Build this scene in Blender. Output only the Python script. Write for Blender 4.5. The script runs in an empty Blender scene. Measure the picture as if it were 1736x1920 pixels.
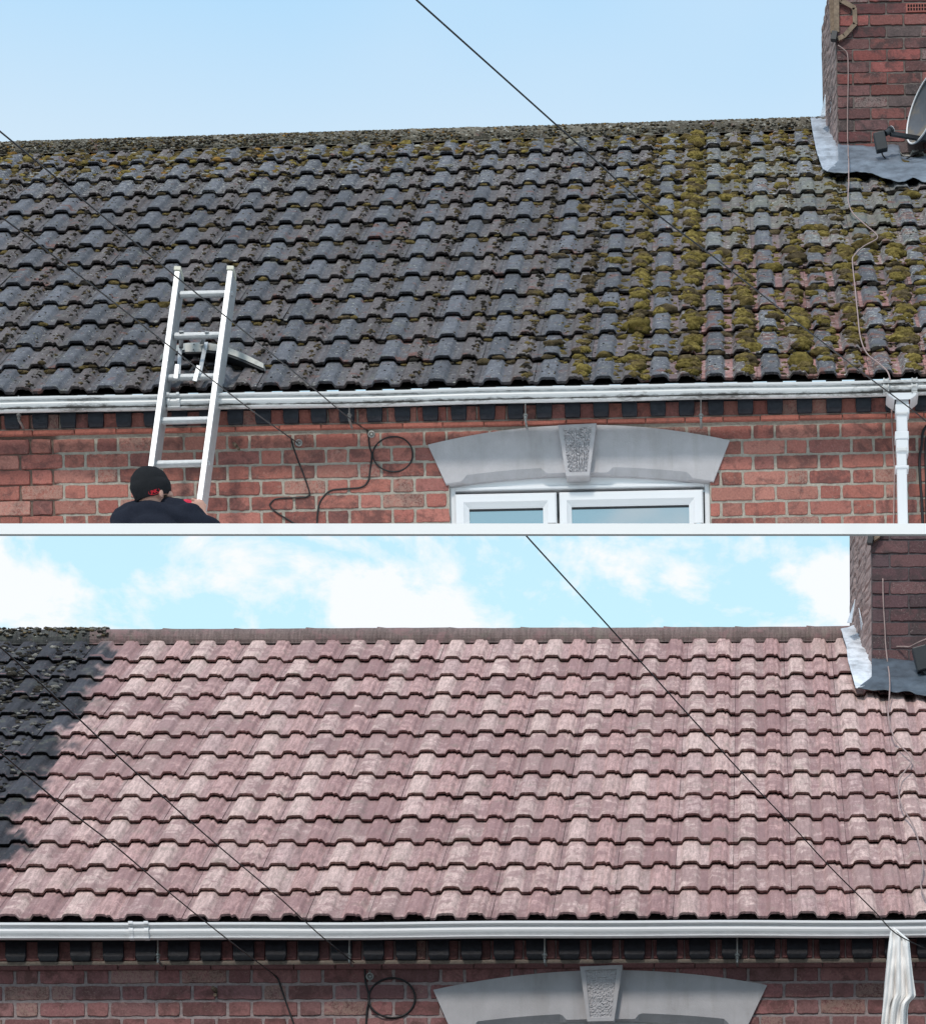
import bpy, bmesh, math, random
import numpy as np
from mathutils import Vector, Matrix, noise
R = math.radians
SC = bpy.context.scene
COL = SC.collection
rnd = random.Random(7)

# ------------------------------------------------------------------ camera
F, X0, Y0 = 5400.0, 1420.0, 3344.0           # focal length and principal point in photo pixels (1736 x 1920)
CAM = Vector((0, 0, 1.6))
cd = bpy.data.cameras.new('camera'); cam = bpy.data.objects.new('camera', cd); COL.objects.link(cam)
cam.location = CAM; cam.rotation_euler = (R(90), 0, 0)
cd.sensor_fit = 'HORIZONTAL'; cd.sensor_width = 36; cd.lens = 36*F/1736
cd.shift_x = (868-X0)/1736; cd.shift_y = (Y0-960)/1736
cd.clip_start = 0.5; cd.clip_end = 3000
SC.camera = cam

# ------------------------------------------------------------------ light
SUN_EL, SUN_AZ = 50, 196                     # compass style: light comes from the street side, a little to the left
w = bpy.data.worlds.new('World'); SC.world = w; w.use_nodes = True
nt = w.node_tree; nt.nodes.clear()
def N(nt, typ, **kw):
    n = nt.nodes.new(typ)
    for k, v in kw.items():
        if k.startswith('i_'):
            key = k[2:]; key = int(key) if key.isdigit() else key.replace('_', ' ')
            n.inputs[key].default_value = v
        else: setattr(n, k, v)
    return n
def L(nt, a, b): nt.links.new(a, b)
def ramp(nt, src, stops, interp='LINEAR'):
    n = nt.nodes.new('ShaderNodeValToRGB'); n.color_ramp.interpolation = interp
    e = n.color_ramp.elements
    while len(e) < len(stops): e.new(0.5)
    for i, (p, c) in enumerate(stops):
        e[i].position = p; e[i].color = (c[0], c[1], c[2], 1) if hasattr(c, '__len__') else (c, c, c, 1)
    L(nt, src, n.inputs[0]); return n.outputs[0]
def mix(nt, fac, a, b, blend='MIX'):
    n = nt.nodes.new('ShaderNodeMix'); n.data_type = 'RGBA'; n.blend_type = blend
    for s, v in ((n.inputs[0], fac), (n.inputs[6], a), (n.inputs[7], b)):
        if isinstance(v, bpy.types.NodeSocket): L(nt, v, s)
        elif hasattr(v, '__len__'): s.default_value = (v[0], v[1], v[2], 1)
        else: s.default_value = v
    return n.outputs[2]
def math_(nt, op, a, b=0.0, clamp=False):
    n = nt.nodes.new('ShaderNodeMath'); n.operation = op; n.use_clamp = clamp
    for s, v in ((n.inputs[0], a), (n.inputs[1], b)):
        if isinstance(v, bpy.types.NodeSocket): L(nt, v, s)
        else: s.default_value = v
    return n.outputs[0]
tc = N(nt, 'ShaderNodeTexCoord')
sky = N(nt, 'ShaderNodeTexSky', sky_type='NISHITA', sun_disc=False, sun_elevation=R(SUN_EL), sun_rotation=R(SUN_AZ),
        altitude=50, air_density=1.0, dust_density=1.2, ozone_density=1.0)
bg1 = N(nt, 'ShaderNodeBackground', i_Strength=0.13); L(nt, sky.outputs[0], bg1.inputs[0])
sep = N(nt, 'ShaderNodeSeparateXYZ'); L(nt, tc.outputs['Generated'], sep.inputs[0])
mp = N(nt, 'ShaderNodeMapping'); mp.inputs['Scale'].default_value = (1, 1, 1.7); L(nt, tc.outputs['Generated'], mp.inputs[0])
mp.inputs['Location'].default_value = (0.33, 0.1, 0.0)
n1 = N(nt, 'ShaderNodeTexNoise', i_Scale=20.0, i_Detail=9.0, i_Roughness=0.6, i_Distortion=0.25); L(nt, mp.outputs[0], n1.inputs[0])
n2 = N(nt, 'ShaderNodeTexNoise', i_Scale=4.0, i_Detail=3.0); L(nt, mp.outputs[0], n2.inputs[0])
# cumulus bank low in the sky, thin bright veil above it
cum = ramp(nt, n1.outputs[0], [(0.475, 0.0), (0.575, 1.0)])
low = ramp(nt, sep.outputs[2], [(0.30, 1.0), (0.40, 1.0), (0.455, 0.0)])
cm = math_(nt, 'MULTIPLY', cum, low)
veil = ramp(nt, n2.outputs[0], [(0.35, 0.0), (0.7, 1.0)])
hi = ramp(nt, sep.outputs[2], [(0.37, (0.68, 1.03, 1.14)), (0.42, (0.62, 0.95, 1.12)), (0.485, (0.74, 0.93, 1.08)), (0.53, (0.50, 0.83, 1.12)), (0.9, (0.55, 0.74, 1.0))])
vc = mix(nt, veil, hi, (0.78, 0.93, 1.06))
vc = mix(nt, low, vc, hi)
cc = mix(nt, cm, vc, (1.12, 1.14, 1.18))
bg2 = N(nt, 'ShaderNodeBackground', i_Strength=1.0); L(nt, cc, bg2.inputs[0])
ms = N(nt, 'ShaderNodeMixShader', i_0=0.82); L(nt, bg1.outputs[0], ms.inputs[1]); L(nt, bg2.outputs[0], ms.inputs[2])
wo = N(nt, 'ShaderNodeOutputWorld'); L(nt, ms.outputs[0], wo.inputs[0])

sl = bpy.data.lights.new('sun', 'SUN'); sl.energy = 2.3; sl.angle = R(8); sl.color = (1.0, 0.92, 0.83)
so = bpy.data.objects.new('sun', sl); COL.objects.link(so)
az = R(SUN_AZ); sd = Vector((math.sin(az)*math.cos(R(SUN_EL)), math.cos(az)*math.cos(R(SUN_EL)), math.sin(R(SUN_EL))))
so.location = sd*60; so.rotation_euler = sd.to_track_quat('Z', 'Y').to_euler()
SC.view_settings.view_transform = 'Standard'; SC.view_settings.look = 'None'
SC.view_settings.exposure = 0.0; SC.view_settings.gamma = 1.0

# ------------------------------------------------------------------ helpers
def tag(o, label=None, cat=None, group=None, kind=None):
    if label: o['label'] = label
    if cat: o['category'] = cat
    if group: o['group'] = group
    if kind: o['kind'] = kind
    return o

class MB:
    def __init__(s): s.v, s.f, s.m, s.c, s.a = [], [], [], [], []
    def vert(s, p, c=(1, 1, 1), a=(0, 0, 0)):
        s.v.append(tuple(p)); s.c.append(c); s.a.append(a); return len(s.v)-1
    def face(s, ids, m=0): s.f.append(tuple(ids)); s.m.append(m)
    def grid(s, rows, m=0, c=(1, 1, 1), a=(0, 0, 0), closed=False, flip=False):
        ids = [[s.vert(p, c, a) for p in r] for r in rows]
        s.gridids(ids, m, closed, flip); return ids
    def gridids(s, ids, m=0, closed=False, flip=False):
        for i in range(len(ids)-1):
            n = len(ids[i])
            for j in range(n if closed else n-1):
                q = (ids[i][j], ids[i][(j+1) % n], ids[i+1][(j+1) % n], ids[i+1][j])
                s.face(q[::-1] if flip else q, m)
    def box(s, p0, p1, m=0, c=(1, 1, 1), bev=0.0, a=(0, 0, 0)):
        x0, y0, z0 = [min(p0[i], p1[i]) for i in range(3)]; x1, y1, z1 = [max(p0[i], p1[i]) for i in range(3)]
        if bev <= 0:
            k = [s.vert(p, c, a) for p in ((x0,y0,z0),(x1,y0,z0),(x1,y1,z0),(x0,y1,z0),(x0,y0,z1),(x1,y0,z1),(x1,y1,z1),(x0,y1,z1))]
            for q in ((0,3,2,1),(4,5,6,7),(0,1,5,4),(1,2,6,5),(2,3,7,6),(3,0,4,7)): s.face([k[i] for i in q], m)
            return
        b = bev   # front (y0) face bevelled
        ring0 = [(x0,y1,z0),(x1,y1,z0),(x1,y1,z1),(x0,y1,z1)]
        ring1 = [(x0,y0+b,z0),(x1,y0+b,z0),(x1,y0+b,z1),(x0,y0+b,z1)]
        ring2 = [(x0+b,y0,z0+b),(x1-b,y0,z0+b),(x1-b,y0,z1-b),(x0+b,y0,z1-b)]
        ids = s.grid([ring0, ring1, ring2], m, c, a, closed=True)
        s.face(ids[2], m); s.face(ids[0][::-1], m)
    def bar(s, a, b, wx, wy, m=0, c=(1, 1, 1), up=None):
        a = Vector(a); b = Vector(b); d = (b-a).normalized()
        ux = Vector((1, 0, 0)) if up is None else Vector(up)
        ux = (ux - d*ux.dot(d)).normalized(); uy = d.cross(ux)
        rings = []
        for p in (a, b):
            rings.append([p+ux*wx/2*sx+uy*wy/2*sy for sx, sy in ((-1,-1),(1,-1),(1,1),(-1,1))])
        ids = s.grid(rings, m, c, closed=True); s.face(ids[0][::-1], m); s.face(ids[1], m)
    def tube(s, pts, r, n=8, m=0, c=(1, 1, 1), closed=False):
        pts = [Vector(p) for p in pts]; K = len(pts); rings = []
        prev = None
        for i, p in enumerate(pts):
            if closed: t = pts[(i+1) % K]-pts[i-1]
            else: t = pts[min(i+1, K-1)]-pts[max(i-1, 0)]
            t.normalize()
            ref = prev if prev is not None else (Vector((0, 0, 1)) if abs(t.z) < .9 else Vector((1, 0, 0)))
            ux = (ref-t*ref.dot(t)).normalized(); prev = ux; uy = t.cross(ux)
            rr = r[i] if hasattr(r, '__len__') else r
            rings.append([p+(ux*math.cos(q)+uy*math.sin(q))*rr for q in [2*math.pi*k/n for k in range(n)]])
        if closed: rings.append(rings[0])
        ids = s.grid(rings, m, c, closed=True)
        if not closed: s.face(ids[0][::-1], m); s.face(ids[-1], m)
    def build(s, name, mats, parent=None, base=(0, 0, 0), smooth=False, bevel=0.0, solid=0.0):
        me = bpy.data.meshes.new(name); b = Vector(base)
        me.from_pydata([(x-b.x, y-b.y, z-b.z) for x, y, z in s.v], [], s.f)
        for mm in (mats if isinstance(mats, (list, tuple)) else [mats]): me.materials.append(mm)
        me.polygons.foreach_set('material_index', s.m)
        for nm, arr in (('Col', s.c), ('Aux', s.a)):
            at = me.color_attributes.new(nm, 'FLOAT_COLOR', 'POINT')
            at.data.foreach_set('color', np.array([(q[0], q[1], q[2], 1) for q in arr], dtype=np.float32).ravel())
        if smooth: me.polygons.foreach_set('use_smooth', [True]*len(me.polygons))
        me.update()
        o = bpy.data.objects.new(name, me); COL.objects.link(o)
        if parent is not None: o.parent = parent
        if solid:
            q = o.modifiers.new('solid', 'SOLIDIFY'); q.thickness = solid; q.offset = 0
        if bevel:
            q = o.modifiers.new('bevel', 'BEVEL'); q.width = bevel; q.segments = 2; q.limit_method = 'ANGLE'
        return o

def smooth_pts(pts, k=6):
    """Catmull-Rom through points"""
    P_ = [Vector(p) for p in pts]; out = []
    for i in range(len(P_)-1):
        p0 = P_[max(i-1, 0)]; p1 = P_[i]; p2 = P_[i+1]; p3 = P_[min(i+2, len(P_)-1)]
        for j in range(k):
            t = j/k
            out.append(0.5*((2*p1)+(p2-p0)*t+(2*p0-5*p1+4*p2-p3)*t*t+(3*p1-p0-3*p2+p3)*t**3))
    out.append(P_[-1]); return out

def wray(px, py, D):
    return Vector(((px-X0)/F*D, D, CAM.z+(Y0-py)/F*D))

class House:
    """local frame in true metres: x along the front, y into the house (0 = wall face), z = 0 at the eaves"""
    def __init__(s, scale, ppm, row, roll, tanp):
        s.sc = scale; D = F*scale/ppm
        s.D = D; s.th = math.atan(tanp); s.c, s.s_ = math.cos(s.th), math.sin(s.th)
        e = wray(868, row, D-0.12*scale)
        s.M = Matrix.Translation(Vector((e.x, D, e.z))) @ Matrix.Rotation(-R(roll), 4, 'Y') @ Matrix.Scale(scale, 4)
        s.Mi = s.M.inverted(); s.C = s.Mi @ CAM
    def dir(s, px, py): return ((s.Mi @ (CAM+Vector(((px-X0)/F, 1, (Y0-py)/F)))) - s.C)
    def P(s, px, py, y=0.0):
        d = s.dir(px, py); return s.C + d*((y-s.C.y)/d.y)
    def Rf(s, px, py, n=0.0):                        # pixel -> point on the roof plane lifted by n
        nn = Vector((0, -s.s_, s.c)); o = Vector((0, -0.12, 0))
        d = s.dir(px, py); return s.C + d*((n-(s.C-o).dot(nn))/d.dot(nn))
    def us(s, px, py, n=0.0):
        p = s.Rf(px, py, n); return p.x, (p.y+0.12)*s.c+p.z*s.s_
    sx, sx0 = 0.0, 0.0                               # the courses open out slightly along the roof
    def rp(s, u, q, n):
        q = q*(1+s.sx*(u-s.sx0)); return Vector((u, -0.12+q*s.c-n*s.s_, q*s.s_+n*s.c))
    def thing(s, name, label, cat, base=(0, 0, 0), group=None):
        o = bpy.data.objects.new(name, None); COL.objects.link(o); o.empty_display_size = .2
        o.matrix_world = s.M @ Matrix.Translation(Vector(base)); tag(o, label, cat, group); return o
    def loose(s, o): o.matrix_world = s.M; return o

# ------------------------------------------------------------------ materials
def mat(name, rough=0.6, spec=0.3, metal=0.0):
    m = bpy.data.materials.new(name); m.use_nodes = True; t = m.node_tree
    b = t.nodes['Principled BSDF']; b.inputs['Roughness'].default_value = rough
    b.inputs['Specular IOR Level'].default_value = spec; b.inputs['Metallic'].default_value = metal
    return m, t, b
def attr(t, nm): return N(t, 'ShaderNodeAttribute', attribute_name=nm)
def noise_(t, scale, detail=4, rough=.6, vec=None, dist=0.0):
    n = N(t, 'ShaderNodeTexNoise', i_Scale=scale, i_Detail=detail, i_Roughness=rough, i_Distortion=dist)
    if vec is not None: L(t, vec, n.inputs[0])
    return n.outputs[0]
def bump(t, b, h, strength=.5, dist=.01):
    n = N(t, 'ShaderNodeBump', i_Strength=strength, i_Distance=dist); L(t, h, n.inputs['Height']); L(t, n.outputs[0], b.inputs['Normal'])
def oc(t): return N(t, 'ShaderNodeTexCoord').outputs['Object']
def simple(name, col, rough=.6, spec=.3, metal=0, ns=0, na=.12, bs=0, bstr=.3, usecol=False):
    m, t, b = mat(name, rough, spec, metal); o = oc(t)
    c = attr(t, 'Col').outputs['Color'] if usecol else col
    if ns:
        f = noise_(t, ns, 5, .65, o); f = ramp(t, f, [(.3, 1-na), (.7, 1+na)])
        c = mix(t, 1.0, c, f, 'MULTIPLY')
    if isinstance(c, bpy.types.NodeSocket): L(t, c, b.inputs['Base Color'])
    else: b.inputs['Base Color'].default_value = (*c, 1)
    if bs: bump(t, b, noise_(t, bs, 5, .6, o), bstr, .01)
    return m

def tile_mat(name, red, pale, dark, redamt=1.0, streak=.12, lich=.735, medc=.25):
    """Col = own colour of each tile; Aux = (bare clay patches, lichen flecks, greenish film)"""
    m, t, b = mat(name, .85, .25); o = oc(t); c = attr(t, 'Col').outputs['Color']
    ax = N(t, 'ShaderNodeSeparateColor'); L(t, attr(t, 'Aux').outputs['Color'], ax.inputs[0])
    fine = ramp(t, noise_(t, 160, 3, .7, o), [(.3, .72), (.7, 1.3)])
    med = ramp(t, noise_(t, 14, 5, .65, o), [(.32, 1-medc), (.68, 1+medc)])
    mps = N(t, 'ShaderNodeMapping'); mps.inputs['Scale'].default_value = (1, .12, .12); L(t, o, mps.inputs[0])
    c = mix(t, 1, c, ramp(t, noise_(t, 75, 3, .7, mps.outputs[0]), [(.35, 1-streak), (.65, 1+streak)]), 'MULTIPLY')
    c = mix(t, 1, c, fine, 'MULTIPLY'); c = mix(t, 1, c, med, 'MULTIPLY')
    rn = math_(t, 'ADD', noise_(t, 9, 5, .7, o, .4), math_(t, 'MULTIPLY', ax.outputs[0], .3))
    rm = ramp(t, rn, [(.62, 0), (.70, 1)])
    c = mix(t, math_(t, 'MULTIPLY', rm, redamt), c, mix(t, noise_(t, 60, 3, .6, o), red, dark))
    gn = math_(t, 'ADD', noise_(t, 11, 4, .6, o), math_(t, 'MULTIPLY', ax.outputs[2], .42))
    c = mix(t, math_(t, 'MULTIPLY', ramp(t, gn, [(.56, 0), (.86, 1)]), .6), c, (.185, .19, .145))
    mpn = N(t, 'ShaderNodeMapping'); mpn.inputs['Scale'].default_value = (1, 1.6, 1.6); L(t, o, mpn.inputs[0])
    ln = math_(t, 'ADD', noise_(t, 38, 4, .7, mpn.outputs[0]), math_(t, 'MULTIPLY', ax.outputs[1], .2))
    lm = ramp(t, ln, [(lich, 0), (lich+.025, 1)])
    c = mix(t, math_(t, 'MULTIPLY', lm, .75), c, pale)
    vo = N(t, 'ShaderNodeTexVoronoi', i_Scale=34.0, i_Randomness=1.0); L(t, o, vo.inputs[0])
    dots = ramp(t, vo.outputs['Distance'], [(.12, 1), (.2, 0)])
    c = mix(t, math_(t, 'MULTIPLY', dots, .55), c, dark)
    L(t, c, b.inputs['Base Color'])
    h = math_(t, 'ADD', noise_(t, 120, 4, .7, o), math_(t, 'MULTIPLY', noise_(t, 25, 4, .6, o), 1.5))
    bump(t, b, h, .5, .006)
    return m

M = {}
M['tile_dark'] = tile_mat('weathered_tile', (.26, .12, .10), (.50, .50, .46), (.03, .028, .028), 1.0, .12, .695)
M['tile_pink'] = tile_mat('cleaned_tile', (.30, .17, .17), (.86, .80, .72), (.20, .12, .125), .6, .24, .80, .09)
def brick_mat(name, dark, pale, amt=.6):
    m, t, b = mat(name, .9, .2); o = oc(t); c = attr(t, 'Col').outputs['Color']
    c = mix(t, 1, c, ramp(t, noise_(t, 90, 4, .7, o), [(.3, .78), (.7, 1.22)]), 'MULTIPLY')
    ax = N(t, 'ShaderNodeSeparateColor'); L(t, attr(t, 'Aux').outputs['Color'], ax.inputs[0])
    d = ramp(t, math_(t, 'ADD', noise_(t, 13, 5, .7, o, .5), math_(t, 'MULTIPLY', ax.outputs[0], .16)), [(.53, 0), (.70, 1)])
    c = mix(t, math_(t, 'MULTIPLY', d, amt), c, dark)
    p = ramp(t, math_(t, 'ADD', noise_(t, 55, 5, .75, o, 1.5), math_(t, 'MULTIPLY', ax.outputs[1], .2)), [(.63, 0), (.72, 1)])
    c = mix(t, math_(t, 'MULTIPLY', p, .45), c, pale)
    L(t, c, b.inputs['Base Color'])
    bump(t, b, math_(t, 'ADD', noise_(t, 70, 5, .7, o), noise_(t, 22, 3, .6, o)), .55, .006); return m
M['brick'] = brick_mat('red_brick', (.10, .052, .05), (.40, .29, .24), .75)
M['brick_old'] = brick_mat('sooty_brick', (.055, .045, .046), (.36, .29, .27), .75)
M['mortar'] = simple('mortar', None, .95, .1, ns=60, na=.22, bs=90, bstr=.5, usecol=True)
M['blue_brick'] = simple('glazed_blue_brick', (.022, .024, .032), .45, .35, ns=40, na=.3, bs=60, bstr=.25)
M['stone'] = simple('painted_grey_stone', (.42, .41, .43), .7, .25, ns=7, na=.10, bs=160, bstr=.22)
t = M['stone'].node_tree; b = t.nodes['Principled BSDF']; src = b.inputs['Base Color'].links[0].from_socket
mpn = N(t, 'ShaderNodeMapping'); mpn.inputs['Scale'].default_value = (1, 1, .12); L(t, oc(t), mpn.inputs[0])
L(t, mix(t, ramp(t, noise_(t, 16, 5, .7, mpn.outputs[0]), [(.5, 0), (.75, .3)]), src, (.22, .20, .18)), b.inputs['Base Color'])
def gutter_mat(name, dirt, base=(.66, .67, .68)):
    m, t, b = mat(name, .35, .4); o = oc(t)
    ax = N(t, 'ShaderNodeSeparateColor'); L(t, attr(t, 'Aux').outputs['Color'], ax.inputs[0])
    mpn = N(t, 'ShaderNodeMapping'); mpn.inputs['Scale'].default_value = (.35, 1, 1); L(t, o, mpn.inputs[0])
    big = noise_(t, 5, 4, .7, mpn.outputs[0]); fine = noise_(t, 70, 5, .75, mpn.outputs[0])
    s = math_(t, 'ADD', math_(t, 'MULTIPLY', big, .7), math_(t, 'MULTIPLY', fine, .55))
    s = math_(t, 'ADD', s, math_(t, 'MULTIPLY', ax.outputs[0], .32))
    d = math_(t, 'MULTIPLY', ramp(t, s, [(.71, 0), (.90, 1)]), dirt)
    c = mix(t, d, mix(t, math_(t, 'MULTIPLY', big, .35*dirt), base, (.48, .47, .43)), (.075, .07, .065))
    L(t, c, b.inputs['Base Color']); return m
M['gutter'] = gutter_mat('grimy_white_plastic', 1.0)
M['gutter_clean'] = gutter_mat('clean_white_plastic', .15, (.88, .88, .90))
M['upvc'] = simple('white_upvc', (.70, .715, .74), .3, .45, ns=3, na=.02)
M['divider'] = simple('white_paint', (.93, .93, .93), .5, .3, ns=3, na=.02)
M['lead'] = simple('lead_sheet', None, .5, .45, .15, ns=9, na=.42, bs=22, bstr=.6, usecol=True)
M['moss'] = simple('moss', None, 1.0, .05, ns=220, na=.5, bs=320, bstr=1.0, usecol=True)
M['cable'] = simple('black_cable', (.018, .018, .02), .5, .3)
M['cable_pink'] = simple('faded_cable', (.33, .24, .225), .6, .3, ns=20, na=.2)
M['alu'] = simple('aluminium', (.50, .51, .52), .42, .5, .35, ns=30, na=.12, bs=120, bstr=.08)
M['alu_dull'] = simple('dull_aluminium', (.45, .45, .43), .5, .4, .35, ns=25, na=.2)
M['steel'] = simple('galvanised_steel', (.35, .35, .34), .5, .4, .6, ns=40, na=.3)
M['rust'] = simple('rusty_steel', (.20, .15, .11), .7, .3, .3, ns=30, na=.4)
M['black'] = simple('black_plastic', (.03, .033, .038), .45, .35, ns=20, na=.15)
M['wool'] = simple('black_knit', (.02, .021, .024), .95, .1, ns=300, na=.3, bs=420, bstr=.5)
M['shirt'] = simple('navy_cotton', (.015, .018, .029), .9, .12, ns=180, na=.25, bs=30, bstr=.3)
M['skin'] = simple('skin', (.52, .30, .235), .55, .35, ns=25, na=.08, bs=150, bstr=.1)
M['beard'] = simple('beard', (.06, .045, .035), .9, .1, ns=200, na=.4, bs=250, bstr=.6)
M['red'] = simple('red_glove', (.62, .035, .075), .7, .2, ns=60, na=.15, bs=90, bstr=.3)
M['redtext'] = simple('red_thread', (.60, .02, .035), .7, .2)
M['cloth'] = simple('white_cloth', (.92, .91, .90), .9, .1, ns=9, na=.07, bs=60, bstr=.2)
M['dish'] = simple('dish_paint', (.12, .13, .15), .8, .1, ns=6, na=.2)
t = M['dish'].node_tree; b = t.nodes['Principled BSDF']; src = b.inputs['Base Color'].links[0].from_socket
L(t, mix(t, ramp(t, noise_(t, 5, 5, .7, oc(t), .4), [(.5, 0), (.62, .8)]), src, (.22, .185, .14)), b.inputs['Base Color'])
M['clay'] = simple('terracotta', (.34, .12, .10), .8, .2, ns=30, na=.2)
M['void'] = simple('dark_void', (.01, .01, .012), .9, .1)
M['ground'] = simple('asphalt', (.055, .055, .058), .9, .2, ns=2, na=.2, bs=30, bstr=.3)
M['pave'] = simple('paving', (.16, .155, .145), .9, .2, ns=3, na=.15, bs=30, bstr=.3)
m, t, b = mat('window_glass', .04, .8); o = oc(t)
b.inputs['Base Color'].default_value = (.05, .06, .065, 1); b.inputs['Metallic'].default_value = .0
gl = N(t, 'ShaderNodeBsdfGlossy', i_Roughness=.03); gl.inputs[0].default_value = (.75, .88, .92, 1)
mx = N(t, 'ShaderNodeMixShader', i_0=.5); outn = t.nodes['Material Output']
L(t, b.outputs[0], mx.inputs[1]); L(t, gl.outputs[0], mx.inputs[2]); L(t, mx.outputs[0], outn.inputs[0])
M['glass'] = m

# ------------------------------------------------------------------ ground
g = MB(); g.grid([[(-400, -60, 0), (400, -60, 0)], [(-400, 900, 0), (400, 900, 0)]], flip=True)
tag(g.build('ground', M['ground']), kind='structure')
g = MB(); g.box((-60, 8, -.2), (60, 60, .12)); tag(g.build('pavement', M['pave']), kind='structure')

# ------------------------------------------------------------------ generic house pieces
def brick_wall(mb, H, y, x0, x1, ztop, step, n, phase, hole, cols, per=None, stagger=True, joint=.010, old_x=None, hdr=True, proud=.0085, seed=1, axis='x', lens=(.225, .11), zmin=-1e9, wob=0):
    """rows of individually shaped bricks on a mortar bed; axis 'x' = faces the street"""
    r = random.Random(seed); P_ = sum(lens)+2*joint if hdr else lens[0]+joint
    for k in range(n):
        zt = ztop-k*step; zb = zt-step
        ph = phase + (P_/2 if (k % 2) else 0)
        x = ph - math.ceil((ph-x0)/P_+1)*P_; i = 0
        while x < x1:
            ln = lens[0] if (not hdr or i % 2 == 0) else lens[1]
            a, b2 = x, x+ln; x += ln+joint; i += 1
            a = max(a, x0); b2 = min(b2, x1)
            if b2-a < .02: continue
            segs = [(a, b2)]
            if hole:
                hs = hole((zt+zb)/2)
                if hs:
                    new = []
                    for (p, q) in segs:
                        if q <= hs[0] or p >= hs[1]: new.append((p, q))
                        else:
                            if hs[0]-p > .02: new.append((p, hs[0]))
                            if q-hs[1] > .02: new.append((hs[1], q))
                    segs = new
            for (p, q) in segs:
                oldb = old_x is not None and (p+q)/2 < old_x
                j = joint*(.25 if oldb else .5)
                za, zc = max(zb+j, zmin), zt-j
                if zc-za < .01: continue
                c0 = r.choice(cols); br = r.uniform(.8, 1.18); c = tuple(v*br for v in c0)
                ax = (r.random()**2, 1.0 if r.random() < .1 else r.random()*.4, 0)
                pts = []
                nx = max(3, int((q-p)/.022)); nz = 3
                for t_ in range(nx): pts.append((p+(q-p)*t_/nx, za))
                for t_ in range(nz): pts.append((q, za+(zc-za)*t_/nz))
                for t_ in range(nx): pts.append((q-(q-p)*t_/nx, zc))
                for t_ in range(nz): pts.append((p, zc-(zc-za)*t_/nz))
                za += r.uniform(-wob, wob)*.6; zc += r.uniform(-wob, wob)*.6
                cx, cz = (p+q)/2, (za+zc)/2; dd = r.uniform(-.0015, .0025)+r.uniform(-wob, wob)
                outer, inner = [], []
                for (u, v) in pts:
                    ju, jv = r.uniform(-.0022, .0022), r.uniform(-.0022, .0022)
                    if abs(u-cx) > .47*(q-p) and abs(v-cz) > .45*(zc-za): ju += .0015*(1 if u < cx else -1); jv += .0015*(1 if v < cz else -1)
                    outer.append((u+ju, v+jv))
                    inner.append((u+ju+.0035*(1 if u < cx else -1)*(abs(u-cx) > .4*(q-p)), v+jv+.0035*(1 if v < cz else -1)*(abs(v-cz) > .4*(zc-za))))
                def to(u, v, d):
                    return (u, y-d, v) if axis == 'x' else axis(u, v, d)
                ro = [mb.vert(to(u, v, 0), c, ax) for u, v in outer]
                ri = [mb.vert(to(u, v, proud+dd), c, ax) for u, v in inner]
                K = len(ro)
                for q_ in range(K): mb.face((ro[q_], ro[(q_+1) % K], ri[(q_+1) % K], ri[q_]), 0)
                mb.face(ri, 0)

def gutter_profile():
    # (y from back to front, z, grime)
    return [(.0, -.02, 0), (.0, -.030, 0), (-.018, -.055, .0), (-.045, -.082, .3), (-.070, -.098, .3), (-.084, -.098, .3), (-.090, -.092, .5), (-.090, -.086, 1.0),
            (-.084, -.082, 1.1), (-.089, -.076, .7), (-.094, -.064, .25), (-.097, -.052, .1), (-.096, -.040, .1), (-.092, -.032, .5), (-.086, -.027, 1.05), (-.094, -.024, .8),
            (-.103, -.021, .1), (-.106, -.016, 0), (-.106, -.003, 0), (-.103, 0, 0), (-.098, 0, 0), (-.096, -.006, .2), (-.088, -.06, .3), (-.045, -.076, .3), (-.006, -.03, .2)]

def gutter(H, root, mtl, x0, x1, yb, ztop, k, unions):
    mb = MB(); prof = gutter_profile(); nx = 60
    ids = []
    for i in range(nx+1):
        x = x0+(x1-x0)*i/nx; sag = .002*math.sin(x*2.3)+.0015*math.sin(x*5.1+1)
        ids.append([mb.vert((x, yb+y*1.15, ztop+z*k+sag), (1, 1, 1), (gr, 0, 0)) for y, z, gr in prof])
    mb.gridids(ids, closed=True, flip=False)
    mb.face(ids[0][::-1]); mb.face(ids[-1])
    g_ = mb.build('gutter', mtl, root, smooth=False)
    for (a, b_) in unions:
        u = MB()
        for (p, q, e) in ((a, b_, .004), (a, a+(b_-a)*.22, .008), (b_-(b_-a)*.22, b_, .008)):
            rows = []
            for x in (p, q):
                rows.append([(x, yb+y*1.15*(1+e*9)+(-e*.3), ztop-.05*k+(z+.05)*k*(1+e*16)) for y, z, gr in prof[2:20]])
            ids = u.grid(rows, 0, (1, 1, 1), (.15, 0, 0))
            # close ends
            for kk in (0, 1):
                cidx = u.vert((rows[kk][0][0], yb-.05, ztop-.04*k))
                for j in range(len(ids[kk])-1): u.face((ids[kk][j], ids[kk][j+1], cidx) if kk else (ids[kk][j+1], ids[kk][j], cidx))
        u.build('gutter_joint', mtl, g_)
    return g_

def profile(v):
    """height of the double-roll tile across its width, v in 0..1 (plain roll at .25, lapped roll at .75)"""
    v = v % 1.0; h = 0.0
    for c, hw in ((.25, .178), (.75, .168)):
        d = hw-abs(v-c)
        if d > 0:
            t_ = min(1, d/.062); h = .021*(t_*t_*(3-2*t_)) + .0025*max(0, 1-((v-c)/hw)**2)
    if .815 < v < .93: h -= .0025
    if .800 < v < .822: h -= .0075
    return h

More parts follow.
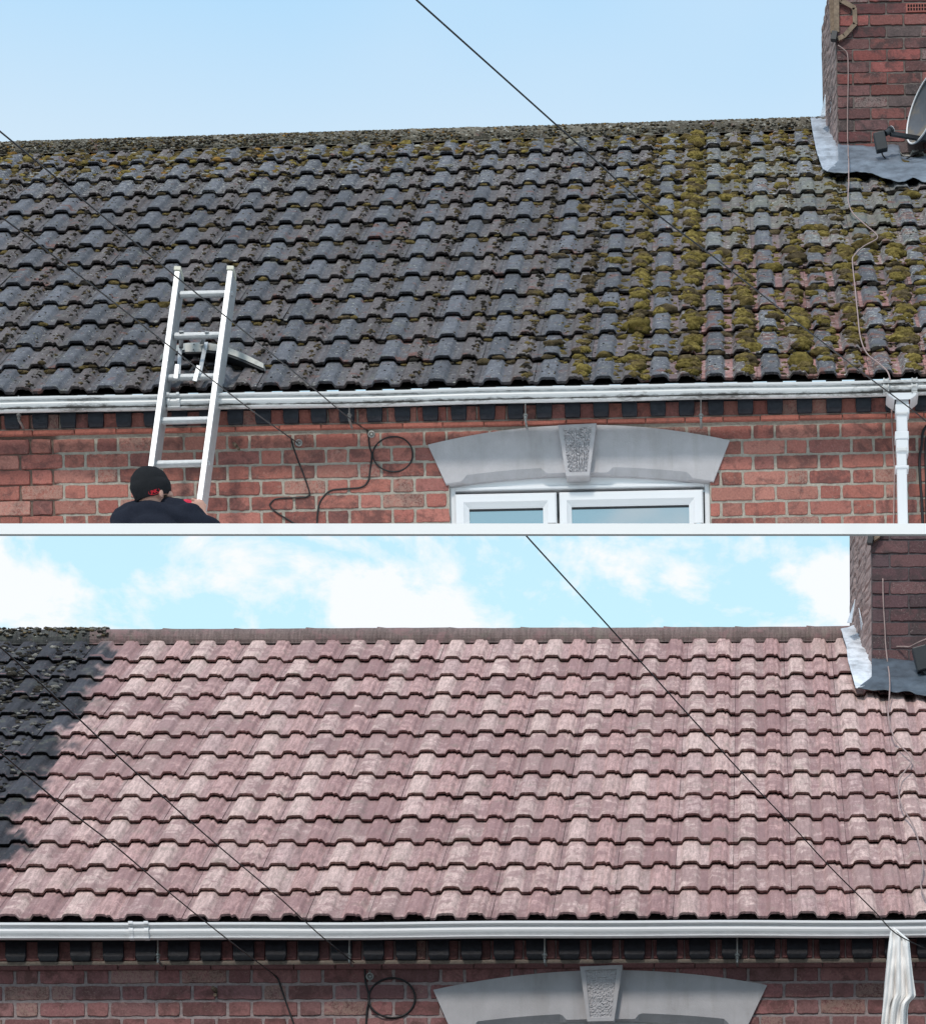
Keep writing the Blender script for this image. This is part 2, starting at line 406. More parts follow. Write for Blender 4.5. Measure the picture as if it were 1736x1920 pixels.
def roof_tiles(H, root, mtl, bound, ncourse, gauge, tint, seed, top_s, n0, n1, nose=.8, dirty=None):
    r = random.Random(seed); mb = MB(); NV = 36; NS = 5; T, TH = (.029, .018) if H is UP else (.025, .016)
    for i in range(ncourse):
        s0 = i*gauge; s1 = min((i+1)*gauge+.03, top_s) if i < ncourse-1 else top_s
        for n in range(n0, n1):
            xa, xb = bound(n), bound(n+1)
            ds = r.uniform(-.006, .006); dn = r.uniform(-.002, .003); tw = r.uniform(-.003, .003)
            c1, c2, aux, *c3 = tint(n, i, r); c3 = c3[0] if c3 else tuple((a+b_)*.5*.93 for a, b_ in zip(c1, c2))
            ids = []; AD = (-.6, .5, 0)
            def cfn(v, u, sv):
                k_ = min(1, max(0, dirty(u, sv)/.07+.5)) if dirty else 0
                if k_ > 0:
                    q = .85+.5*noise.noise(Vector((u*3, i*1.7, n*1.3))); dc_ = (.050*q, .050*q, .060*q); bc = c1 if abs(v-.25) < .19 else (c2 if abs(v-.75) < .18 else c3)
                    return tuple(w*(1-k_)+z_*k_ for w, z_ in zip(bc, dc_))
                return c1 if abs(v-.25) < .19 else (c2 if abs(v-.75) < .18 else c3)
            jit = [r.uniform(-.003, .003) for _ in range(NV+1)]
            for j in range(NS+1):
                f = j/NS; row = []
                sv = s0+ds+(s1-s0-ds)*f
                for k in range(NV+1):
                    v = k/NV; u = xa+.001+(xb-xa-.002)*v
                    n_ = profile(v)+T*(1-(sv-s0)/gauge)+dn*(1-f)+tw*(v-.5)*(1-f)*2
                    n_ += .0012*noise.noise(Vector((u*9, sv*9, seed)))
                    if j == 0: n_ -= .003
                    cc_ = cfn(v, u, sv)
                    row.append(mb.vert(H.rp(u, sv+(jit[k] if j == 0 else 0)-(.004 if j == 0 else 0), n_), cc_, AD if cc_[0] < .2 and dirty else aux))
                ids.append(row)
                if j == 0:   # second vertex row right behind the nose for a rounded edge
                    row2 = []
                    for k in range(NV+1):
                        v = k/NV; u = xa+.001+(xb-xa-.002)*v
                        n_ = profile(v)+T+dn+tw*(v-.5)*2
                        cc_ = cfn(v, u, sv)
                        row2.append(mb.vert(H.rp(u, sv+.006+jit[k], n_), cc_, aux))
                    ids.append(row2)
            mb.gridids(ids)
            e0 = [mb.vert(mb.v[q], tuple(w*nose for w in mb.c[q]), mb.a[q]) for q in ids[0]]; dk = tuple(q*nose for q in c1)  # nose faces and undersides darkened, course shadow put into the tile colour
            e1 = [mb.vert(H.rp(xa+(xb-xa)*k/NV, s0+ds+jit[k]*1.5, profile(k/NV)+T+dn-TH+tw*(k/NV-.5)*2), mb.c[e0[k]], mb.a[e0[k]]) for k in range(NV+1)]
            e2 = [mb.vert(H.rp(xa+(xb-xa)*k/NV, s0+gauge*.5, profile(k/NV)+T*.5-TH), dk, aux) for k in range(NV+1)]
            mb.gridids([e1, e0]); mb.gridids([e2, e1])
            # side cheeks
            mb.face((e0[0], e1[0], ids[2][0])); mb.face((e0[-1], ids[2][-1], e1[-1]))
    return mb

def arch_lintel(H, root, outer, inner_, stops, y_f, depth, mt):
    """outer/inner: functions px->row of extrados/intrados, stops: [(x0,x1)] px ranges with chamfered soffit edge"""
    xl_t, xr_t, xl_b, xr_b, fo, fi = outer
    mb = MB(); rows = []; K = 90
    tops, fronts, chs, soff, back = [], [], [], [], []
    for i in range(K+1):
        f = i/K
        pt = H.P(xl_t+(xr_t-xl_t)*f, fo(xl_t+(xr_t-xl_t)*f), y_f)
        xb = xl_b+(xr_b-xl_b)*f; pb = H.P(xb, fi(xb), y_f)
        ch = 0.0
        for (a, b_) in stops:
            if a < xb < b_: ch = min(1, (xb-a)/9, (b_-xb)/9)
        rib = any(abs(xb-e) < 4 for e in sum([list(q) for q in stops], []))
        ch = .030*ch
        tops.append(pt); fronts.append(pb+Vector((0, 0, ch+.004))); chs.append(pb+Vector((0, ch*.8+.004+(0 if not rib else .0), 0)))
        soff.append(pb+Vector((0, depth, 0)))
    tb = [p+Vector((0, .05, 0)) for p in tops]
    for i in range(K): pass
    mid = [tops[i].lerp(fronts[i], .5) for i in range(K+1)]
    ids = mb.grid([soff, chs, fronts, mid, tops, tb])
    for e in (0, K):
        lst = [r_[e] for r_ in ids]
        mb.face(lst if e == 0 else lst[::-1])
    return mb

# ------------------------------------------------------------------ the two houses
UP = House(.82, 346.7, 727, 1.15, .881)
LO = House(1.55, 374.6, 1728, .22, .781)
UP.sx, UP.sx0 = .008, UP.us(1440, 500)[0]

def make_bound(H, pts, row):
    xs = np.polyfit([p[0] for p in pts], [H.us(p[1], row)[0] for p in pts], 2)
    return lambda n: float(np.polyval(xs, n-.25))     # plain roll centre sits at v=.25
UB = make_bound(UP, [(-10, 21.5), (-9, 120.5), (-5, 522), (0, 1030), (4, 1445)], 700)
LB = make_bound(LO, [(-7, 34), (-3, 498), (0, 844.5), (4, 1288), (7, 1623)], 1700)
u_g = (UP.us(1440, 276, .02)[1]-UP.us(1440, 711, .02)[1])/12
l_g = (LO.us(1450, 1236, .02)[1]-LO.us(1450, 1721, .02)[1])/12
u_top = UP.us(1440, 246, .02)[1]+.12; l_top = LO.us(1000, 1196, .02)[1]+.065
print('gauges', u_g, l_g, 'tops', u_top, l_top, u_top/u_g, l_top/l_g)

def px_of(H, p):
    q = H.M @ Vector(p); d = q-CAM; return X0+F*d.x/d.y, Y0-F*d.z/d.y

# ---- upper house ----
uh = UP.thing('brick_house', 'red brick house above the white ledge with dark mossy tiled roof and grimy white gutter', 'house')
def u_tint(n, i, r):
    b = r.uniform(.78, 1.25)
    c1 = (.100*b, .104*b, .120*b); b2 = r.uniform(.75, 1.2); c2 = (.108*b2, .094*b2, .095*b2)
    right = min(1, max(0, (n-.5)/4)); topish = i/12
    red = .10+.75*right*(1-topish*.9)*r.uniform(.5, 1.1)+.25*(r.random() < .12)
    if right > .3 and i > 5: c1 = tuple(q*1.15 for q in c1); c2 = tuple(q*1.25 for q in c2)
    green = right*(.75 if 5 < i < 12 else .15)*r.uniform(.2, 1.1)
    c3 = tuple((a+b_)*.47 for a, b_ in zip(c1, c2)); k = min(1, 1.35*right*max(0, 1-i/8)*r.uniform(.35, 1)) if r.random() < .9 else 0
    c3 = tuple(a*(1-k)+b_*k for a, b_ in zip(c3, (.36, .175, .16)))
    return c1, c2, (red*.6, .35+.35*right*r.random()+.2*(i > 9), green), c3
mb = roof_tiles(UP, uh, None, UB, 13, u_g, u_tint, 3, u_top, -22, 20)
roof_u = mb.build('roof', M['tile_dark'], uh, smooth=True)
LX_DIRTY = LO.Rf(222, 1190).x
DE0, DE1 = LO.us(224, 1195), LO.us(35, 1580)
def dirty_edge(q): return DE0[0]+(DE1[0]-DE0[0])*(q-DE0[1])/(DE1[1]-DE0[1])
def l_tint(n, i, r):
    # the strip at the left has not been cleaned yet
    dirty = False
    if dirty:
        b = r.uniform(.8, 1.2); c = (.060*b, .062*b, .072*b); return c, tuple(q*.85 for q in c), (0, .35, 0)
    b = r.uniform(.95, 1.05); q = r.random()
    c1 = (.52, .395, .37) if q < .5 else ((.49, .365, .345) if q < .8 else (.44, .32, .31)); c1 = tuple(w*b*k_ for w, k_ in zip(c1, (1, .955, .945)))
    b2 = r.uniform(.92, 1.07); q = r.random()
    c2 = (.43, .285, .275) if q < .5 else ((.49, .355, .335) if q < .75 else (.38, .245, .24)); c2 = tuple(w*b2*k_ for w, k_ in zip(c2, (1, .955, .945)))
    b3 = r.uniform(.8, 1.12); c3 = (.36*b3, .24*b3, .235*b3) if r.random() < .75 else (.44*b3, .32*b3, .305*b3)
    return c1, c2, (r.random()*.9, .1+.2*(r.random() < .15), 0), c3
lh = LO.thing('brick_house', 'red brick house below the white ledge with cleaned pink tiled roof and clean white gutter', 'house')
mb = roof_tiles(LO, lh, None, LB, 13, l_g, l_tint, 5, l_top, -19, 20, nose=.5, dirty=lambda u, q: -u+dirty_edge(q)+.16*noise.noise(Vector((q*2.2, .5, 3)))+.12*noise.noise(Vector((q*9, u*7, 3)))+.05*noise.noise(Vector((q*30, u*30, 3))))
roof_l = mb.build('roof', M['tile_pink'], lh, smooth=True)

def back_and_ridge(H, roof, top_s, x0, x1, x1r, blen, rad, mt, mossy, colf, seed):
    r = random.Random(seed)
    rp = H.rp(0, top_s, .0)
    mb = MB()   # short rear slope under the ridge
    ra, rb_ = H.rp(x0, top_s, 0), H.rp(x1, top_s, 0); dv_ = Vector((0, blen*H.c, -blen*H.s_))
    mb.grid([[ra, rb_], [ra+dv_, rb_+dv_]], c=(.08, .07, .07))
    # roofing board right under the front tiles so no light leaks through the laps
    mb.grid([[H.rp(x0, .02, -.004), H.rp(x1, .02, -.004)], [H.rp(x0, top_s, -.004), H.rp(x1, top_s, -.004)]], c=(.03, .03, .03))
    mb.build('underlay', mt, roof)
    mb = MB(); x = x0; yc, zc = rp.y+.020, rp.z-.026
    while x < x1r:
        ln = .445; rr = rad*r.uniform(.99, 1.015); dz = r.uniform(-.0015, .0015); c, aux = colf(x+ln/2, r)
        rows = []
        for k in range(9):
            xx = x+min(ln+.002, x1r-x)*k/8; row = []; rp = H.rp(xx, top_s, 0); yc, zc = rp.y+.020, rp.z-.026
            for q in range(19):
                a = math.pi*(-.10+1.2*q/18)
                e = rr+(mossy*.010*noise.noise(Vector((xx*14, a*4, seed)))+mossy*.006*noise.noise(Vector((xx*45, a*12, seed)))) + (.006 if k < 1 else 0)
                row.append((xx, yc-math.cos(a)*e, zc+dz+math.sin(a)*e*.82))
            rows.append(row)
        ids = mb.grid(rows, 0, c, aux, flip=True)
        # bedding mortar
        rows = []
        for k in range(7):
            xx = x+ln*k/6; rp = H.rp(xx, top_s, 0); yc, zc = rp.y+.020, rp.z-.026
            rows.append([(xx, yc-rr*.97-.012+.004*noise.noise(Vector((xx*20, 3, 1))), zc-.040), (xx, yc-rr*.90, zc-.022)])
        mb.grid(rows, 0, tuple(v*.7 for v in c), aux, flip=True)
        x += ln
    return mb.build('ridge', mt, roof)
def u_ridge(x, r): b = r.uniform(.8, 1.2); return (.14*b, .125*b, .10*b), (.1, .5, 0)
lx_dirty = LO.Rf(222, 1185).x
def l_ridge(x, r):
    if x < lx_dirty: return (.055, .055, .055), (0, .7, .2)
    b = r.uniform(.93, 1.07); return (.17*b, .125*b, .118*b), (.3, .25, .0)
back_and_ridge(UP, roof_u, u_top, UB(-22), UB(20), UB(20), .6, .120, M['tile_dark'], 1.0, u_ridge, 11)
back_and_ridge(LO, roof_l, l_top, LB(-19), LB(20), LB(20), 3.5, .108, M['tile_pink'], .25, l_ridge, 12)

# ---- gutters ----
def make_gutter(H, root, mtl, px, rt, rb, unions):
    yb = -.115; yf = yb-.106*1.15
    zt = H.P(868, rt, yf).z; zb = H.P(868, rb, yb-.084).z
    k = (zt-zb)/.102
    x0 = H.P(-700, rt, yf).x; x1 = H.P(2800, rt, yf).x
    g_ = gutter(H, root, mtl, x0, x1, yb, zt, k, [(H.P(a, rt, yf).x, H.P(b_, rt, yf).x) for a, b_ in unions])
    return g_, zt, zb, yf
gut_u, ugt, ugb, ugf = make_gutter(UP, uh, M['gutter'], 0, 727, 758, [(312, 336), (1656, 1667), (1709, 1720)])
gut_l, lgt, lgb, lgf = make_gutter(LO, lh, M['gutter_clean'], 0, 1728, 1762, [(241, 278)])

# ---- eaves: dentils, string course, soffit ----
def eaves(H, root, dent_px, row_top, row_bot, row_str, wpx, taper, zgt, brickcol, seed):
    r = random.Random(seed)
    zt = H.P(868, row_top, -.06).z; zb = H.P(868, row_bot, -.03).z; zs = H.P(868, row_str, -.018).z
    for cx in dent_px:
        x = H.P(cx, row_bot, -.06).x; wm = wpx/ (346.7 if H is UP else 374.6)
        mb = MB(); j = r.uniform(-.004, .004); yv = -.030+r.uniform(-.004, .003)
        top = [(x-wm/2+j, 0.02, zt+.13), (x+wm/2+j, 0.02, zt+.13), (x+wm/2+j, yv, zt+.13), (x-wm/2+j, yv, zt+.13)]
        bot = [(x-wm/2*taper, 0.02, zb), (x+wm/2*taper, 0.02, zb), (x+wm/2*taper, yv, zb), (x-wm/2*taper, yv, zb)]
        midz = zb+.02+r.uniform(0, .006)
        md = [(x-wm/2*.97, 0.02, midz), (x+wm/2*.97, 0.02, midz), (x+wm/2*.97, yv-.004, midz), (x-wm/2*.97, yv-.004, midz)]
        ids = mb.grid([top, md, bot], closed=True); mb.face(ids[0][::-1]); mb.face(ids[2])
        mb.build('dentil', M['blue_brick'], root, bevel=.004)
    x0 = H.P(-700, row_bot).x; x1 = H.P(2800, row_bot).x
    mb = MB()
    # thin projecting clay course made of long creasing tiles bedded in mortar
    mb.box((x0, -.016, zs+.022), (x1, .02, zb+.002), 1, (.26, .22, .19), bev=.002)
    x = x0
    while x < x1:
        ln = r.uniform(.2, .24); b_ = r.uniform(.85, 1.15)
        c = tuple(v*b_ for v in brickcol)
        mb.box((x+.002, -.020-r.uniform(0, .003), zs), (x+ln-.002, .02, zs+.024+r.uniform(-.002, .002)), 0, c, bev=.004)
        x += ln
    mb.build('string_course', [M['brick'], M['mortar']], root)
    # fascia behind the gutter
    mb = MB(); mb.box((x0, -.085, H.P(868, row_top, -.085).z+.02), (x1, -.01, .0)); mb.build('soffit', M['void'], root)
    return zt, zb, zs
ud_n = np.interp(range(-1, 34), [0, 15, 24, 32], [20, 805.7, 1287, 1731])
ud_n[0] = -33; ud_n[-1] = 1786; ud_n = [-33-53*k for k in range(12, 0, -1)]+list(ud_n)+[1786+54*k for k in range(1, 19)]
uzt, uzb, uzs = eaves(UP, uh, [q for q in ud_n], 757, 786, 799, 30, .86, ugt, (.36, .13, .10), 21)
ld = [(0+i*58.3-40) for i in range(32)]
ldx = np.interp(range(32), [0, 3, 14, 22, 31], [-153, 26, 26+11*61.6, 26+11*61.6+8*60.0, 1800])
# lower photo: dark blocks about every 61 px, wide with narrow brick slots between them
ldx = [26+61.2*i for i in range(-11, 45)]
lzt, lzb, lzs = eaves(LO, lh, ldx, 1764, 1800, 1817, 40, .80, lgt, (.21, .10, .10), 22)

# ---- walls ----
U_COLS = [(.33, .125, .10), (.35, .14, .115), (.31, .115, .095), (.32, .135, .11), (.26, .108, .095), (.36, .16, .13), (.32, .125, .10)]
win_l_u, win_r_u = UP.P(843, 940).x, UP.P(1331, 940).x
lint_z_u = UP.P(868, 872).z
def hole_u(z):
    if z < lint_z_u-.02: return (win_l_u, win_r_u)
    return None
def wall(H, root, y0, x0, x1, ztop, zbot, step, phase, hole, old_x, seed, winz, winx, cols, mort, zmort_extra=0):
    mb = MB(); n = int((ztop-zbot)/step)+1
    brick_wall(mb, H, y0, x0, x1, ztop, step, n, phase, hole, cols, old_x=old_x, seed=seed, zmin=zbot)
    # bricks between dentils
    brick_wall(mb, H, y0-.003, x0, x1, ztop+.028+.005+.165, .165, 1, phase, None, cols, hdr=False, lens=(.155, .155), joint=.006, seed=seed+1)
    # mortar sheet with window opening, thick wall behind
    def sheet(a, b_, zl, zh):
        nx = max(2, int((b_-a)/.03)); nz = max(2, int((zh-zl)/.03)); ids = []
        for j in range(nz+1):
            row = []
            for i in range(nx+1):
                x = a+(b_-a)*i/nx; z = zl+(zh-zl)*j/nz
                d = (.004 if (old_x is None or x > old_x) else -.001)+.0015*noise.noise(Vector((x*25, z*25, seed)))
                cm_ = mort if (old_x is None or x > old_x) else (.16, .12, .10)
                row.append(mb.vert((x, y0-d, z), cm_))
            ids.append(row)
        mb.gridids(ids, 1)
    if winx:
        sheet(x0, winx[0], zbot, winz); sheet(winx[1], x1, zbot, winz); sheet(x0, x1, winz, ztop+.2)
        for xx, sg in ((winx[0], 1), (winx[1], -1)):   # reveals
            mb.grid([[(xx, y0, zbot), (xx, y0, winz)], [(xx, y0+.12, zbot), (xx, y0+.12, winz)]], 1, mort)
    else: sheet(x0, x1, zbot, ztop+.2)
    return mb
ustep = .0833
uz0 = UP.P(1600, 821.5).z+ustep
x0u, x1u = UP.P(-700, 850).x, UP.P(2800, 850).x
uzbot = UP.P(0, 1010).z-.05
mb = wall(UP, uh, 0.0, x0u, x1u, uz0, uzbot, ustep, UP.P(1454, 808).x, hole_u, UP.P(103, 880).x, 31, lint_z_u, (win_l_u, win_r_u), U_COLS, (.36, .33, .285))
wall_u = mb.build('wall', [M['brick'], M['mortar']], uh)
bm = bmesh.new(); bm.from_mesh(wall_u.data)      # level foot of the wall, ending behind the white divider
pa, pb = UP.P(0, 990), UP.P(1736, 990)
bmesh.ops.bisect_plane(bm, geom=bm.verts[:]+bm.edges[:]+bm.faces[:], plane_co=pa, plane_no=Vector((-(pb.z-pa.z), 0, pb.x-pa.x)), clear_inner=True)
bm.to_mesh(wall_u.data); bm.free()
lstep = .0825
lz0 = LO.P(1500, 1842.8).z+lstep
x0l, x1l = LO.P(-700, 1850).x, LO.P(2800, 1850).x
lint_z_l = LO.P(868, 1895).z
wl_l, wr_l = LO.P(848, 1940).x, LO.P(1398, 1940).x
gz_l = (LO.Mi @ Vector((0, LO.D, 0))).z
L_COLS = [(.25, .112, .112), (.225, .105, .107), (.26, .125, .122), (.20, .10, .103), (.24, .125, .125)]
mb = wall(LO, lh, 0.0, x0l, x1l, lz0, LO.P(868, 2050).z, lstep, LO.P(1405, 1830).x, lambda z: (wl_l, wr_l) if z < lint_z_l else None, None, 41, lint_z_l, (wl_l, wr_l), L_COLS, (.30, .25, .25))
zl_ = LO.P(868, 2050).z
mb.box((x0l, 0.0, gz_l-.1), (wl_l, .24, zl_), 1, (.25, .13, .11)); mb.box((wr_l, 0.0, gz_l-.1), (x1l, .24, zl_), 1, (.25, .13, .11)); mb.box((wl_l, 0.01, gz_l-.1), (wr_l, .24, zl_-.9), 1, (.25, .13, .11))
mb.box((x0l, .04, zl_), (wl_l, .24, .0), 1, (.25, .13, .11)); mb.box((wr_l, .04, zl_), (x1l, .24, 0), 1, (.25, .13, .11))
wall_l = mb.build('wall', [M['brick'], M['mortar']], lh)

# ---- lintels and windows ----
def par(xm, ym, xe, ye):                        # circular-ish arch through apex (xm, ym) and end (xe, ye)
    return lambda x: ym+(ye-ym)*((x-xm)/(xe-xm))**2
fo_u = lambda x: 796.5+(x-1085)*-.0145+33*((x-1085)/283)**2
fi_u = lambda x: 887-(x-1085)*.012+18.5*((x-1085)/251)**2
mb = arch_lintel(UP, uh, (802, 1368, 836, 1338, fo_u, fi_u), None, [(866, 1024), (1140, 1298)], -.022, .05, None)
lint_u = mb.build('lintel', M['stone'], uh)
fo_l = lambda x: 1820+(x-1127)*-.013+32*((x-1127)/312)**2
fi_l = lambda x: 1913-(x-1127)*.01+19*((x-1127)/277)**2
mb = arch_lintel(LO, lh, (812, 1438, 846, 1400, fo_l, fi_l), None, [(886, 1062), (1190, 1368)], -.022, .05, None)
lint_l = mb.build('lintel', M['stone'], lh)
def keystone(H, root, tl, tr, bl, br, rough_):
    y = -.062; A, B_, C_, D_ = [H.P(*q, y) for q in (tl, tr, bl, br)]
    mb = MB(); rows = []; nu, nv = 44, 60
    for j in range(nv+1):
        g_ = j/nv; row = []
        for i in range(nu+1):
            f = i/nu; p = C_.lerp(D_, f).lerp(A.lerp(B_, f), g_)
            inside = min(f, 1-f)*1.0 > .13 and min(g_, 1-g_) > .07
            if inside:
                v = noise.noise(Vector((p.x*75, p.z*75, 5))); q = abs(v)
                p = p+Vector((0, .010-.014*min(1, q*3.0)*rough_+.003*noise.noise(Vector((p.x*160, p.z*160, 2))), 0))
            row.append(p)
        rows.append(row)
    ids = mb.grid(rows)
    ring = [ids[0][i] for i in range(nu+1)]+[ids[j][nu] for j in range(1, nv+1)]+[ids[nv][i] for i in range(nu-1, -1, -1)]+[ids[j][0] for j in range(nv-1, 0, -1)]
    back = []
    for k in ring:
        p = mb.v[k]; back.append(mb.vert((p[0], .01, p[2])))
    K = len(ring)
    for k in range(K): mb.face((ring[k], back[k], back[(k+1) % K], ring[(k+1) % K]))
    mb.build('keystone', M['stone'], root, smooth=False)
keystone(UP, lint_u, (1046, 797), (1118, 793.5), (1061, 892), (1105, 891), 1.0)
keystone(LO, lint_l, (1087, 1813), (1167, 1810), (1101, 1916), (1151, 1915), .35)

M['curtain'] = simple('curtain', (.20, .22, .23), .9)
def window(H, root, x0, x1, rtop, rarch, rbot, sashes, y=.022, curtain=True):
    wroot = MB(); y1 = y+.06
    def bx(mb, a, b_, ra, rb, yy, d=.05, bev=.006):
        p = H.P(a, ra, yy); q = H.P(b_, rb, yy); mb.box((p.x, yy, q.z), (q.x, yy+d, p.z), bev=bev)
    # outer frame + arched head panel
    f = MB()
    a0 = H.P(x0, rtop, y); a1 = H.P(x1, rtop, y); top = []; bot = []
    for i in range(31):
        x = x0+(x1-x0)*i/30
        top.append(H.P(x, rarch(x)-14, y+.006)); bot.append(Vector((H.P(x, rtop, y+.006).x, y+.006, a0.z)))
    f.grid([bot, top])
    wd = 10
    p = H.P(x0, rtop, y); q = H.P(x1, rbot+2, y1)
    f.box((p.x, y, q.z), (p.x+.030, y1, p.z), bev=.005); q.x = H.P(x1, rtop, y).x
    f.box((q.x-.030, y, q.z), (q.x, y1, p.z), bev=.005)
    f.box((p.x+.030, y+.0005, p.z-.022), (q.x-.030, y1, p.z), bev=.005)
    fr = f.build('window', M['upvc'], root)
    for (a, b_, rt, ga, gb, gr) in sashes:
        s_ = MB(); ys = y-.018
        A = H.P(a, rt, ys); B_ = H.P(b_, rbot+1, y1); G0 = H.P(ga, gr, ys); G1 = H.P(gb, rbot, ys)
        # mitred sash: outer ring -> raised ring -> inner bead -> glass line
        def ring(dx, yy, z): return None
        def U(xa, xb, zt, yy): return [(xa, yy, B_.z), (xa, yy, zt), (xb, yy, zt), (xb, yy, B_.z)]
        B_.x = H.P(b_, rt, ys).x; G1 = H.P(gb, rt, ys)
        wL, wR, wT = G0.x-A.x, B_.x-G1.x, A.z-G0.z
        rows = [U(A.x, B_.x, A.z, y+.01), U(A.x, B_.x, A.z, ys+.008), U(A.x+.008, B_.x-.008, A.z-.008, ys),
                U(A.x+wL*.62, B_.x-wR*.62, A.z-wT*.62, ys), U(A.x+wL*.70, B_.x-wR*.70, A.z-wT*.70, ys+.006),
                U(A.x+wL, B_.x-wR, A.z-wT, ys+.022), U(A.x+wL, B_.x-wR, A.z-wT, y+.03)]
        s_.grid(rows)
        s_.build('sash', M['upvc'], fr)
        gl_ = MB(); yy = y+.018
        gl_.box((A.x+wL-.004, yy, B_.z), (B_.x-wR+.004, yy+.006, A.z-wT+.004)); gl_.build('pane', M['glass'], fr)
        gk = MB(); gk.box((A.x+wL-.002, y+.010, A.z-wT-.006), (B_.x-wR+.002, y+.019, A.z-wT+.002)); gk.build('glazing_gasket', M['black'], fr)
    if curtain:
        rm = MB(); zz = H.P(868, rbot+1, y+.12).z
        rows = [[(a0.x+(a1.x-a0.x)*i/80, y+.11+.006*math.sin(i*1.3), z) for i in range(81)] for z in (zz, a0.z)]
        rm.grid(rows); rm.build('curtain', M['curtain'], fr)
    return fr
window(UP, uh, 843, 1331, 913, fi_u, 991, [(852, 1043, 926, 879, 1017, 951), (1048, 1318, 922, 1071, 1291, 947)])
window(LO, lh, 848, 1398, 1940, fi_l, 2060, [(860, 1070, 1952, 890, 1040, 1980), (1076, 1386, 1950, 1102, 1356, 1977)])

# ---- downpipe (upper) ----
def up_box(mb, H, a, b_, ra, rb, yf, d, bev=.004):
    p = H.P(a, ra, yf); q = H.P(b_, rb, yf); mb.box((p.x, yf, q.z), (q.x, yf+d, p.z), bev=bev)
dp = MB(); yf = -.205
up_box(dp, UP, 1680, 1704, 742, 776, yf, .07); up_box(dp, UP, 1678.5, 1705, 757, 774, yf-.004, .078)
up_box(dp, UP, 1680.5, 1702.5, 778, 850, yf+.004, .062); up_box(dp, UP, 1678, 1704, 808, 822, yf-.003, .076); up_box(dp, UP, 1680, 1703.5, 824, 846, yf-.001, .07)
up_box(dp, UP, 1681, 1702.5, 846, 991, yf+.006, .06); up_box(dp, UP, 1678.5, 1704, 872, 877.5, yf, .072)
# offset shoe dropping from the outlet back to the wall
up_box(dp, UP, 1682, 1702, 770, 780, yf+.002, .12); dpo = dp.build('downpipe', M['upvc'], uh)
tag(dpo)
for ra, rb in ((771, 776), (838, 845)):
    q = MB(); up_box(q, UP, 1682, 1701, ra, rb, yf-.006, .01); q.build('pipe_collar', M['gutter'], dpo)
oz = MB(); rows = []
for f, ww in ((0, 30), (.35, 26), (1, 15)):
    r_ = 738+f*12; c = 1692
    a = UP.P(c-ww, r_, -.215); b_ = UP.P(c+ww, r_, -.215)
    rows.append([(a.x, -.09, a.z), (a.x, -.222, a.z), (b_.x, -.222, a.z), (b_.x, -.09, a.z)])
oz.grid(rows, closed=True); oz.build('gutter_outlet', M['upvc'], gut_u, bevel=.004)

# ---- gutter rods with nuts ----
def rods(H, root, gut, pxs, rt, rb, mt):
    for cx in pxs:
        y = -.125; a = H.P(cx, rt, y); b_ = H.P(cx, rb, y); mb = MB()
        mb.tube([a+Vector((0, 0, .03)), b_], .0042, 8); m_ = a.lerp(b_, .72)
        mb.tube([m_+Vector((0, 0, .008)), m_-Vector((0, 0, .002))], .0125, 6); mb.tube([m_-Vector((0, 0, .006)), m_-Vector((0, 0, .016))], .009, 6)
        mb.bar(a.lerp(b_, .9), a.lerp(b_, .9)+Vector((0, .10, 0)), .012, .006)
        mb.build('support_rod', mt, gut)
rods(UP, uh, gut_u, (35, 655, 985, 1314), 752, 790, M['steel']); rods(LO, lh, gut_l, (296, 655, 1021, 1382), 1758, 1806, M['steel'])

# ---- chimneys ----
CH_COLS = [(.20, .08, .072), (.165, .07, .07), (.22, .09, .082), (.14, .075, .075), (.26, .088, .08), (.12, .088, .086), (.16, .08, .078)]
def chimney(H, root, name, px_fl, px_bl, row_base, row_top, courserow, step, seed, cols, mort):
    yf = H.Rf(1650, row_base).y; depth = .75
    base = H.P(px_fl, row_base, yf); top = H.P(px_fl, row_top, yf)
    xl = base.x; xr = H.P(1900, row_base, yf).x
    xb = H.P(px_bl, (row_base+row_top)/2, yf+depth).x
    zb = base.z-.35; zt = top.z
    mb = MB()
    zc = H.P(1650, courserow, yf).z; n = int((zc-zb)/step)+1; up = int((zt-zc)/step)
    brick_wall(mb, H, yf, xl+.004, xr, zc+up*step, step, n+up, xl, None, cols, hdr=False, joint=.006, seed=seed, lens=(.222, .11), proud=.009, wob=.004)
    nx, nz = 24, 40
    mb.grid([[(xl+(xr-xl)*i/nx, yf-.003-.003*noise.noise(Vector((i*3.1, j*2.3, seed))), zb+(zt-zb)*j/nz) for i in range(nx+1)] for j in range(nz+1)], 1, mort)
    # eroded left flank
    rows = []; nd = 26; nz = 160
    for j in range(nz+1):
        z = zb+(zt-zb)*j/nz; row = []
        for i in range(nd+1):
            f = i/nd
            bul = .018*noise.noise(Vector((z*1.6, f, seed)))
            e = .020*abs(noise.noise(Vector((f*3+z*1.3, z*3.2+f*7.0, seed+2))))+.010*noise.noise(Vector((f*9, z*40, seed)))
            lay = .007*(1 if (z/step) % 1 < .16 else 0)
            x = xl+(xb-xl)*f-e*min(1, f*5, (1-f)*4+.15)+bul*f*1.6+lay
            row.append((x, yf+depth*f, z))
        rows.append(row)
    mb.grid(rows, 0, (.36, .26, .245), (.1, .9, 0), flip=True)
    mb.grid([[(xb, yf+depth, zb), (xb, yf+depth, zt)], [(xr, yf+depth, zb), (xr, yf+depth, zt)]], 1, mort)
    mb.grid([[(xl, yf, zt), (xr, yf, zt)], [(xb, yf+depth, zt), (xr, yf+depth, zt)]], 1, mort)
    o = mb.build(name, [M['brick_old'], M['mortar']], root)
    return o, yf, xl, xb, depth
ch_u, ucy, ucx, ucxb, ucd = chimney(UP, uh, 'chimney', 1571, 1541, 300, -60, 22*9+4, .0775, 51, CH_COLS, (.16, .135, .125))
